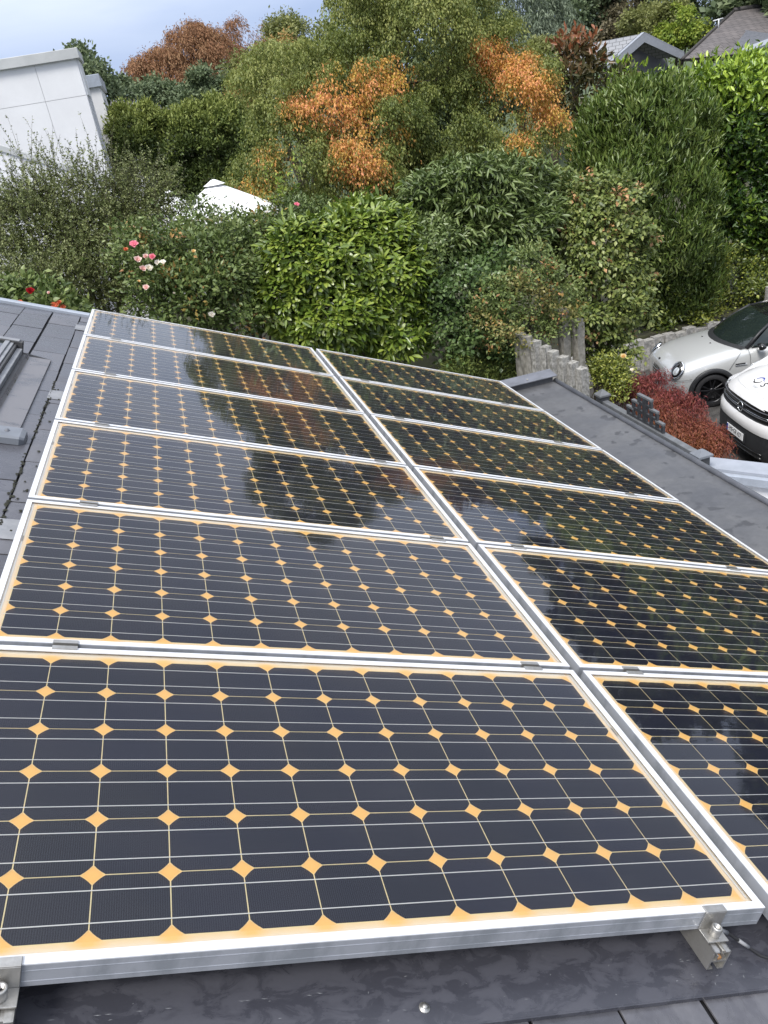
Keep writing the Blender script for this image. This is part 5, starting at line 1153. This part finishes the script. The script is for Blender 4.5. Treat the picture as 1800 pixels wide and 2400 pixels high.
S.append((-3.30,[(.81,.20),(.846,.36),(.860,.63),(.835,.92),(.755,1.00),(.55,1.0),(.27,1.0),(0,1.0)]))
S.append((-3.70,[(.74,.24),(.80,.38),(.815,.63),(.78,.90),(.69,.99),(.50,1.0),(.25,1.0),(0,1.0)]))
S.append((-3.82,[(.62,.30),(.70,.42),(.72,.63),(.68,.85),(.58,.93),(.42,.95),(.2,.95),(0,.95)]))
vs_, fs_ = loft(S)
AX1, AX2, WR = -0.735, -3.23, 0.308
subdiv_obj('body', vs_, fs_, M['paint_silver'], mini, 2, [(AX1,0.83,WR,0.365,0.55),(AX1,-0.83,WR,0.365,0.55),(AX2,0.83,WR,0.365,0.55),(AX2,-0.83,WR,0.365,0.55)])
MB().box((-3.7,-.60,.17), (-.15,.60,.40)).build('underbody', M['plastic'], mini)
for x_ in (AX1, AX2):
    for s_ in (1, -1): wheel(mini, x_, s_*0.745, WR, 0.20, s_); arch(mini, x_, 0.853, WR, 0.335, 0.412, s_, 0.020, yfn=lambda px_,pz_: 0.858-0.10*max(0,(pz_-0.60))-0.10*max(0,px_+0.45)**1.2)
# glasshouse
def wcurve(n=11):
    base = []; top = []
    for k_ in range(n):
        t_ = -1+2*k_/(n-1); base.append(Vector((-1.06-0.26*t_*t_, 0.735*t_, 1.005-0.03*t_*t_))); top.append(Vector((-1.76-0.07*t_*t_, 0.545*t_, 1.375-0.025*t_*t_)))
    return base, top
wb_, wt_ = wcurve(); rows = [[a.lerp(b, f_)+Vector((0.03,0,0.02))*math.sin(math.pi*f_) for a, b in zip(wb_, wt_)] for f_ in np.linspace(0,1,7)]
MB().grid(rows).build('windscreen', M['tint_glass'], mini)
MB().grid([[a+Vector((0.10,0,-0.012)) for a in wb_], [a+Vector((0.0,0,0.012)) for a in wb_]]).build('cowl', M['plastic'], mini)
rf = [[(q.x, q.y, q.z) for q in wt_]]
for s_ in (-1.95,-2.3,-2.7,-3.1,-3.42):
    k_ = (-s_-1.76)/1.66; rf.append([(s_-0.05*t_*t_, (0.555+0.02*math.sin(math.pi*k_)-0.03*k_)*t_, 1.375+0.040*math.sin(math.pi*min(1,k_*0.9+0.05))-0.05*k_*k_-0.03*t_*t_) for t_ in np.linspace(-1,1,11)])
MB().grid(rf).build('roof', M['gloss_black'], mini)
MB().grid([rf[-1], [(-3.62,0.62*t_,1.16) for t_ in np.linspace(-1,1,11)], [(-3.70,0.68*t_,1.0) for t_ in np.linspace(-1,1,11)]]).build('rear_window', M['tint_glass'], mini)
for s_ in (1, -1):
    lo_ = [(-1.36,s_*0.748,0.972),(-1.7,s_*0.765,0.975),(-2.2,s_*0.772,0.985),(-2.8,s_*0.768,0.99),(-3.3,s_*0.745,1.0),(-3.66,s_*0.68,1.0)]
    hi_ = [(-1.42,s_*0.728,1.005),(-1.84,s_*0.556,1.348),(-2.3,s_*0.575,1.378),(-2.8,s_*0.570,1.372),(-3.2,s_*0.55,1.345),(-3.46,s_*0.53,1.300)]
    MB().grid([lo_, [tuple((np.array(a)+np.array(b))/2+np.array([0,s_*0.018,0])) for a, b in zip(lo_,hi_)], hi_]).build('side_window', M['tint_glass'], mini)
    a, b = (wb_[-1], wt_[-1]) if s_ > 0 else (wb_[0], wt_[0])
    MB().tube([a+Vector((0,0,-.01)), a.lerp(b,.5)+Vector((0.015,0,0.012)), b], [0.032,0.028,0.026], 8).build('pillar', M['plastic'], mini)
    MB().tube([b, Vector((-2.4,s_*0.578,1.383)), Vector((-3.3,s_*0.55,1.335))], 0.018, 6).build('roof_rail', M['gloss_black'], mini)
    # mirror
    mo = MB(); mo.lathe([(0.001,-0.07),(0.06,-0.055),(0.085,0),(0.075,0.05),(0.001,0.055)], 14, M=Matrix.Translation((-1.50,s_*0.92,1.02)) @ Matrix.Rotation(R(90),4,'Y') @ Matrix.Diagonal((0.75,1.15,1,1))); mo.tube([(-1.50,s_*0.77,0.97),(-1.50,s_*0.88,1.0)],0.02,6)
    mo.build('mirror', M['gloss_black'], mini)
    # headlight: dark bowl, clear lens, bright ring
    Mh = Matrix.Translation((-0.165, s_*0.690, 0.722)) @ Vector((0.66, s_*0.46, 0.58)).to_track_quat('Z','Y').to_matrix().to_4x4() @ Matrix.Diagonal((1.05,1.42,1,1))
    hl_ = MB().lathe([(0.118,-0.03),(0.118,0.006),(0.106,0.014),(0.098,0.010)], 32, M=Mh).build('headlight', M['chrome'], mini)
    MB().lathe([(0.099,0.010),(0.075,0.026),(0.04,0.034),(0.001,0.037)], 28, M=Mh).build('lens', M['gloss_black'], hl_)
    MB().lathe([(0.052,0.034),(0.035,0.042),(0.001,0.045)], 20, M=Mh @ Matrix.Translation((0.012*s_,-0.018,0.0))).build('lamp', M['lens'], hl_)
    # side scuttle, fender seam and door seam
    MB().box((-1.27,s_*0.866-0.006,0.735), (-1.10,s_*0.866+0.006,0.758), bev=0.004).build('scuttle', M['gloss_black'], mini)
    MB().box((-1.30,s_*0.866-0.005,0.722), (-1.10,s_*0.866+0.005,0.733), bev=0.003).build('scuttle_trim', M['chrome'], mini)
    MB().tube([(-1.33,s_*0.792,0.958),(-1.35,s_*0.845,0.87),(-1.36,s_*0.862,0.70),(-1.33,s_*0.856,0.45),(-1.30,s_*0.846,0.25)], 0.0035, 5).build('door_seam', M['seam'], mini)
    MB().tube([(-1.20,s_*0.806,0.930),(-1.14,s_*0.842,0.86),(-1.05,s_*0.862,0.74),(-1.00,s_*0.866,0.66)], 0.003, 5).build('fender_seam', M['seam'], mini)
    MB().tube([(-.02,s_*0.62,0.545),(-.12,s_*0.782,0.555),(-.28,s_*0.843,0.57),(-.38,s_*0.856,0.575)], 0.003, 5).build('bumper_seam', M['seam'], mini)
gr_ = MB()
gr_.grid([[(0.016-0.16*t_*t_*0.30-0.012*abs(f_), 0.43*t_*(1-0.10*f_), 0.50+0.14*f_) for t_ in np.linspace(-1,1,9)] for f_ in (-1,-0.5,0,0.5,1)])
gro = gr_.build('grille', M['gloss_black'], mini)
for f_ in (-0.6,-0.2,0.2,0.6):
    MB().tube([(0.024-0.05*t_*t_-0.012*abs(f_), 0.40*t_, 0.50+0.14*f_) for t_ in np.linspace(-1,1,7)], 0.007, 5).build('slat', M['chrome'], gro)
MB().lathe([(0.001,0.014),(0.03,0.012),(0.035,0)], 16, M=Matrix.Translation((-0.055,0,0.752)) @ Matrix.Rotation(R(35),4,'Y') @ Matrix.Diagonal((0.6,1.4,1,1))).build('badge', M['gloss_black'], mini)
for s_ in (0.22,-0.22): MB().lathe([(0.001,0.010),(0.016,0.008),(0.02,0)], 10, M=Matrix.Translation((-0.88,s_,0.978)) @ Matrix.Diagonal((0.7,1.3,1,1))).build('washer_nozzle', M['gloss_black'], mini)
MB().box((-3.86,-0.26,0.55), (-3.83,0.26,0.66)).build('number_plate', M['plate'], mini)

# ---- white van (x forward, nose at 0, y left)
hv = math.atan2(0.20, -0.98)
van = empty('van', (7.992,8.684,ZG), (0,0,hv)); tag(van, 'white delivery van with black bumper and number plate at the right edge', 'van')
HWD = 0.965
# profile points: (x back from the nose, z, group)   groups: 0 bumper 1 white band 2 grille 3 bonnet 4 windscreen 5 roof
VP = [(0.10,0.20,0),(0.03,0.26,0),(0.005,0.36,0),(0.0,0.46,0),(0.004,0.56,0),(0.018,0.630,0),(0.004,0.635,1),(-0.004,0.68,1),(0.010,0.745,1),(0.045,0.790,1),
      (0.075,0.795,2),(0.070,0.86,2),(0.085,0.93,2),(0.105,0.985,2),(0.092,0.988,3),(0.115,1.02,3),(0.19,1.075,3),(0.34,1.135,3),(0.58,1.195,3),(0.86,1.245,3),(0.98,1.262,3),
      (1.02,1.268,4),(1.35,1.50,4),(1.68,1.74,4),(1.88,1.86,4),(2.02,1.905,5),(2.4,1.94,5),(3.2,1.955,5),(4.4,1.95,5),(4.85,1.90,5),(4.93,1.75,5),(4.96,1.2,5),(4.96,0.40,5)]
ys = np.array([-1,-.985,-.955,-.90,-.80,-.66,-.48,-.25,0,.25,.48,.66,.80,.90,.955,.985,1])
def vpt(i, t_):
    x_, z_, g_ = VP[i]; a = abs(t_)
    bow = 0.055*a**2 + 0.15*a**4 + 0.22*a**14          # plan curvature of the nose
    k_ = max(0.0, 1-max(0,x_)/2.2); xx = x_+bow*k_*(1.0 if g_ < 3 else 1.15)
    if g_ == 5 and x_ > 4.4: xx = x_-0.10*a**6
    zz = z_
    if g_ == 3: zz = z_-0.05*a**3-0.10*a**12
    if g_ == 4: zz = z_-0.015*a**2-0.06*a**10
    if g_ == 5 and x_ < 4.9: zz = z_-0.03*a**2-0.16*a**10
    if g_ == 2: zz = z_+ (0.05*a**3 if i in (12,13) else 0.035*a**2)
    if g_ == 1 and i in (8,9): zz = z_+0.035*a**2
    wd = HWD*(1.0 if z_ < 1.2 else 1.0-0.13*min(1,(z_-1.2)/0.75)**1.2)
    return (-xx, t_*wd, zz)
VG = {0:('bumper','plastic'), 1:('front_band','paint_white'), 2:('grille','gloss_black'), 3:('bonnet','paint_white'), 4:('windscreen','tint_glass'), 5:('roof_and_rear','paint_white')}
vparts = {}
for g_, (nm, mt) in VG.items():
    idx = [i for i in range(len(VP)) if VP[i][2] == g_]
    if g_ in (1,3,4,5): idx = [idx[0]-1]+idx if g_ in (4,5) else idx
    mb = MB().grid([[vpt(i, t_) for t_ in ys] for i in idx]); vparts[g_] = mb.build(nm, M[mt], van)
MB().grid([[vpt(9, t_) for t_ in ys], [vpt(10, t_) for t_ in ys]]).build('grille_surround', M['plastic'], van)
MB().grid([[vpt(13, t_) for t_ in ys], [vpt(14, t_) for t_ in ys]]).build('bonnet_lip', M['paint_white'], van)
MB().grid([[vpt(5, t_) for t_ in ys], [vpt(6, t_) for t_ in ys]]).build('band_lip', M['paint_white'], van)
for s_ in (1, -1):
    edge = [vpt(i, s_) for i in range(len(VP))]; pol = [(p[0], p[2]) for p in edge]+[(-4.9,0.28),(-0.3,0.22)]
    bm = bmesh.new(); vv = [bm.verts.new((p[0], edge[min(i,len(edge)-1)][1] if i < len(edge) else s_*HWD, p[1])) for i, p in enumerate(pol)]; bm.faces.new(vv); bmesh.ops.triangulate(bm, faces=bm.faces[:])
    me = bpy.data.meshes.new('side'); bm.to_mesh(me); bm.free(); link('side', me, M['paint_white'], van)
    for x_ in (-0.93, -4.02):
        wheel(van, x_, s_*(HWD-0.085), 0.335, 0.215, s_); arch(van, x_, HWD, 0.335, 0.36, 0.415, s_, 0.014)
        MB().lathe([(0.001,0.0),(0.365,0.0)], 30, M=Matrix.Translation((x_,s_*(HWD+0.004),0.335)) @ Matrix.Rotation(R(90),4,'X')).build('wheel_house', M['plastic'], van)
    MB().box((-1.9,s_*(HWD+0.002)-0.004,0.62), (-1.0,s_*(HWD+0.002)+0.004,0.70)).build('side_moulding', M['plastic'], van)
    pts = [(-1.30,1.30),(-1.95,1.76),(-2.35,1.80),(-2.40,1.30)]
    MB().add([(p[0], s_*(HWD*(1-0.13*min(1,(p[1]-1.2)/0.75)**1.2)+0.006), p[1]) for p in pts], [(0,1,2,3)]).build('side_window', M['tint_glass'], van)
    # swept-back headlight wrapping round the corner
    rows = []
    for t_ in np.linspace(0.70,1.0,9):
        a0_ = Vector(vpt(11, s_*t_)); a1_ = Vector(vpt(15, s_*t_)); f_ = (t_-0.70)/0.30
        o_ = Vector((0.012,s_*0.010,0.004)); rows.append([a0_.lerp(a1_,0.30-0.15*f_)+o_, a0_.lerp(a1_,0.62)+o_*1.5, a0_.lerp(a1_,1.05+0.25*f_)+o_])
    for dx in (0.12,0.26):
        p = Vector(vpt(14, s_)); rows.append([Vector((p.x-dx,s_*(HWD+0.008),0.98+dx*.45)), Vector((p.x-dx,s_*(HWD+0.012),1.03+dx*.42)), Vector((p.x-dx,s_*(HWD+0.008),1.075+dx*.35))])
    hl_ = MB().grid(rows).build('headlight', M['gloss_black'], van)
    MB().tube([r_[2]+Vector((0.004,0,0.004)) for r_ in rows], 0.008, 6).build('light_guide', M['lens'], hl_)
    MB().box((-0.06,-0.13,-0.2), (0.06,0.13,0.2), M=Matrix.Translation((-1.45,s_*1.13,1.38)), bev=0.03).tube([(-1.45,s_*0.9,1.25),(-1.45,s_*1.08,1.28)],0.03,6).build('mirror', M['plastic'], van)
# grille details: chrome bar, emblem ring with bolt
for f_, w_ in ((10.9,0.86),(12.2,0.90)):
    i0_ = int(f_); fr_ = f_-i0_
    MB().tube([Vector(vpt(i0_,t_)).lerp(Vector(vpt(i0_+1,t_)),fr_)+Vector((0.006,0,0)) for t_ in np.linspace(-w_,w_,21) if abs(t_) > 0.13], 0.007, 5, cap=False).build('grille_bar', M['trim_dark'], vparts[2])
for s_ in (1, -1):
    MB().tube([Vector(vpt(11,s_*t_)).lerp(Vector(vpt(12,s_*t_)),0.3)+Vector((0.010,0,0)) for t_ in np.linspace(0.12,0.72,12)], 0.006, 5).build('chrome_bar', M['chrome'], vparts[2])
ce = Vector(vpt(11,0)).lerp(Vector(vpt(12,0)),0.35)+Vector((0.022,0,0))
Me_ = Matrix.Translation(ce) @ Matrix.Rotation(R(84),4,'Y')
em = MB(); ring = [(0.068*math.cos(a), 0.068*math.sin(a), 0) for a in np.linspace(0,2*math.pi,33)]
em.tube(ring, 0.0085, 8, cap=False, M=Me_)
em.add([(-0.008,0.098,0.004),(0.012,-0.010,0.004),(-0.004,-0.010,0.004),(0.008,-0.098,0.004),(-0.012,0.010,0.004),(0.004,0.010,0.004)], [(0,5,1),(0,1,2),(0,2,4),(5,3,1),(4,2,3),(4,3,5),(0,4,5)], M=Me_)
em.build('emblem', M['chrome'], vparts[2])
# number plate
pz = 0.49; Mp = Matrix.Translation((0.012,0,pz)) @ Matrix.Rotation(R(-3),4,'Y')
npo = MB().box((-0.004,-0.26,-0.056), (0.004,0.26,0.056), 0, bev=0.002, M=Mp).build('number_plate', M['plate'], van)
MB().box((0.0045,-0.256,-0.052), (0.0055,-0.215,0.052), M=Mp).build('euro_band', M['euro_blue'], npo)
Mt = Mp @ Matrix.Translation((0.0048,0.018,0)) @ Matrix(((0,0,1,0),(1,0,0,0),(0,1,0,0),(0,0,0,1)))
text_mesh('ME\u2022GR 427', 0.098, 'characters', M['ink'], npo, Mt, 0.0006, 0.80)
MB().box((-0.02,-0.30,-0.075), (-0.002,0.30,0.075), M=Mp).build('plate_holder', M['plastic'], van)
for z_ in (0.30,0.36): MB().tube([Vector(vpt(2,t_))+Vector((0.004,0,z_-0.36)) for t_ in np.linspace(-0.7,0.7,15)], 0.008, 5).build('air_slat', M['gloss_black'], vparts[0])
MB().tube([Vector(vpt(16,t_)).lerp(Vector(vpt(17,t_)), 0.15+0.9*abs(t_)**3)+Vector((0.0,0,0.0015)) for t_ in np.linspace(-0.93,0.93,31)], 0.0028, 5, cap=False).build('bonnet_seam', M['ink_grey'], vparts[3])
# bonnet lettering: swirl in blue and black with the start of a name
def on_bonnet(u_, v_):
    """u_ to the van's left (m), v_ back over the bonnet (m) -> point on the bonnet"""
    xs = 0.42+v_; t_ = u_/HWD
    k_ = [i for i in range(14,21)]
    for a_, b_ in zip(k_[:-1], k_[1:]):
        pa, pb = Vector(vpt(a_,t_)), Vector(vpt(b_,t_))
        if pb.x <= -xs <= pa.x: return pa.lerp(pb, (pa.x+xs)/(pa.x-pb.x))+Vector((0,0,0.003))
    return Vector(vpt(18,t_))+Vector((0,0,0.003))
def ribbon(cpts, wid, name, m):
    n_ = len(cpts); rows = []
    for i, (u_, v_) in enumerate(cpts):
        a = np.array(cpts[max(0,i-1)]); b = np.array(cpts[min(n_-1,i+1)]); d_ = b-a; d_ = d_/np.linalg.norm(d_); nn = np.array([-d_[1],d_[0]])
        w_ = wid*(0.25+0.75*math.sin(math.pi*(i+0.3)/(n_-0.4))); p0_ = np.array([u_,v_]); rows.append([on_bonnet(*(p0_+nn*w_)), on_bonnet(*(p0_-nn*w_))])
    MB().grid(rows).build(name, m, vparts[3])
LU, LV = -0.17, -0.02
ribbon([(LU-0.035+0.055*math.cos(a)*(1+0.25*max(0,a-2)), LV+0.045+0.048*math.sin(a)) for a in np.linspace(3.9,0.3,16)]+[(LU+0.07,LV+0.05)], 0.012, 'logo', M['ink_blue'])
ribbon([(LU-0.035-0.055*math.cos(a)*(1+0.25*max(0,a-2)), LV-0.002-0.048*math.sin(a)) for a in np.linspace(3.9,0.3,16)]+[(LU-0.14,LV-0.006)], 0.012, 'logo', M['ink'])
def bonnet_text(s_, size, u_, v_, m, sx=1.0):
    c_ = on_bonnet(u_, v_); t1 = (on_bonnet(u_+0.05,v_)-on_bonnet(u_-0.05,v_)).normalized(); t2 = (on_bonnet(u_,v_+0.04)-on_bonnet(u_,v_-0.04)).normalized(); t2 = (t2-t1*t2.dot(t1)).normalized(); n_ = t1.cross(t2)
    Mx = Matrix.Translation(c_+n_*0.004) @ Matrix((t1,t2,n_)).transposed().to_4x4(); return text_mesh(s_, size, 'lettering', m, vparts[3], Mx, 0.0004, sx)
bonnet_text('S', 0.17, LU+0.17, LV-0.01, M['ink']); bonnet_text('GEB\u00c4', 0.055, LU+0.10, LV-0.105, M['ink_grey'])
ribbon([(LU-0.03+i*0.06, LV-0.155) for i in range(10)], 0.0045, 'underline', M['ink_grey'])
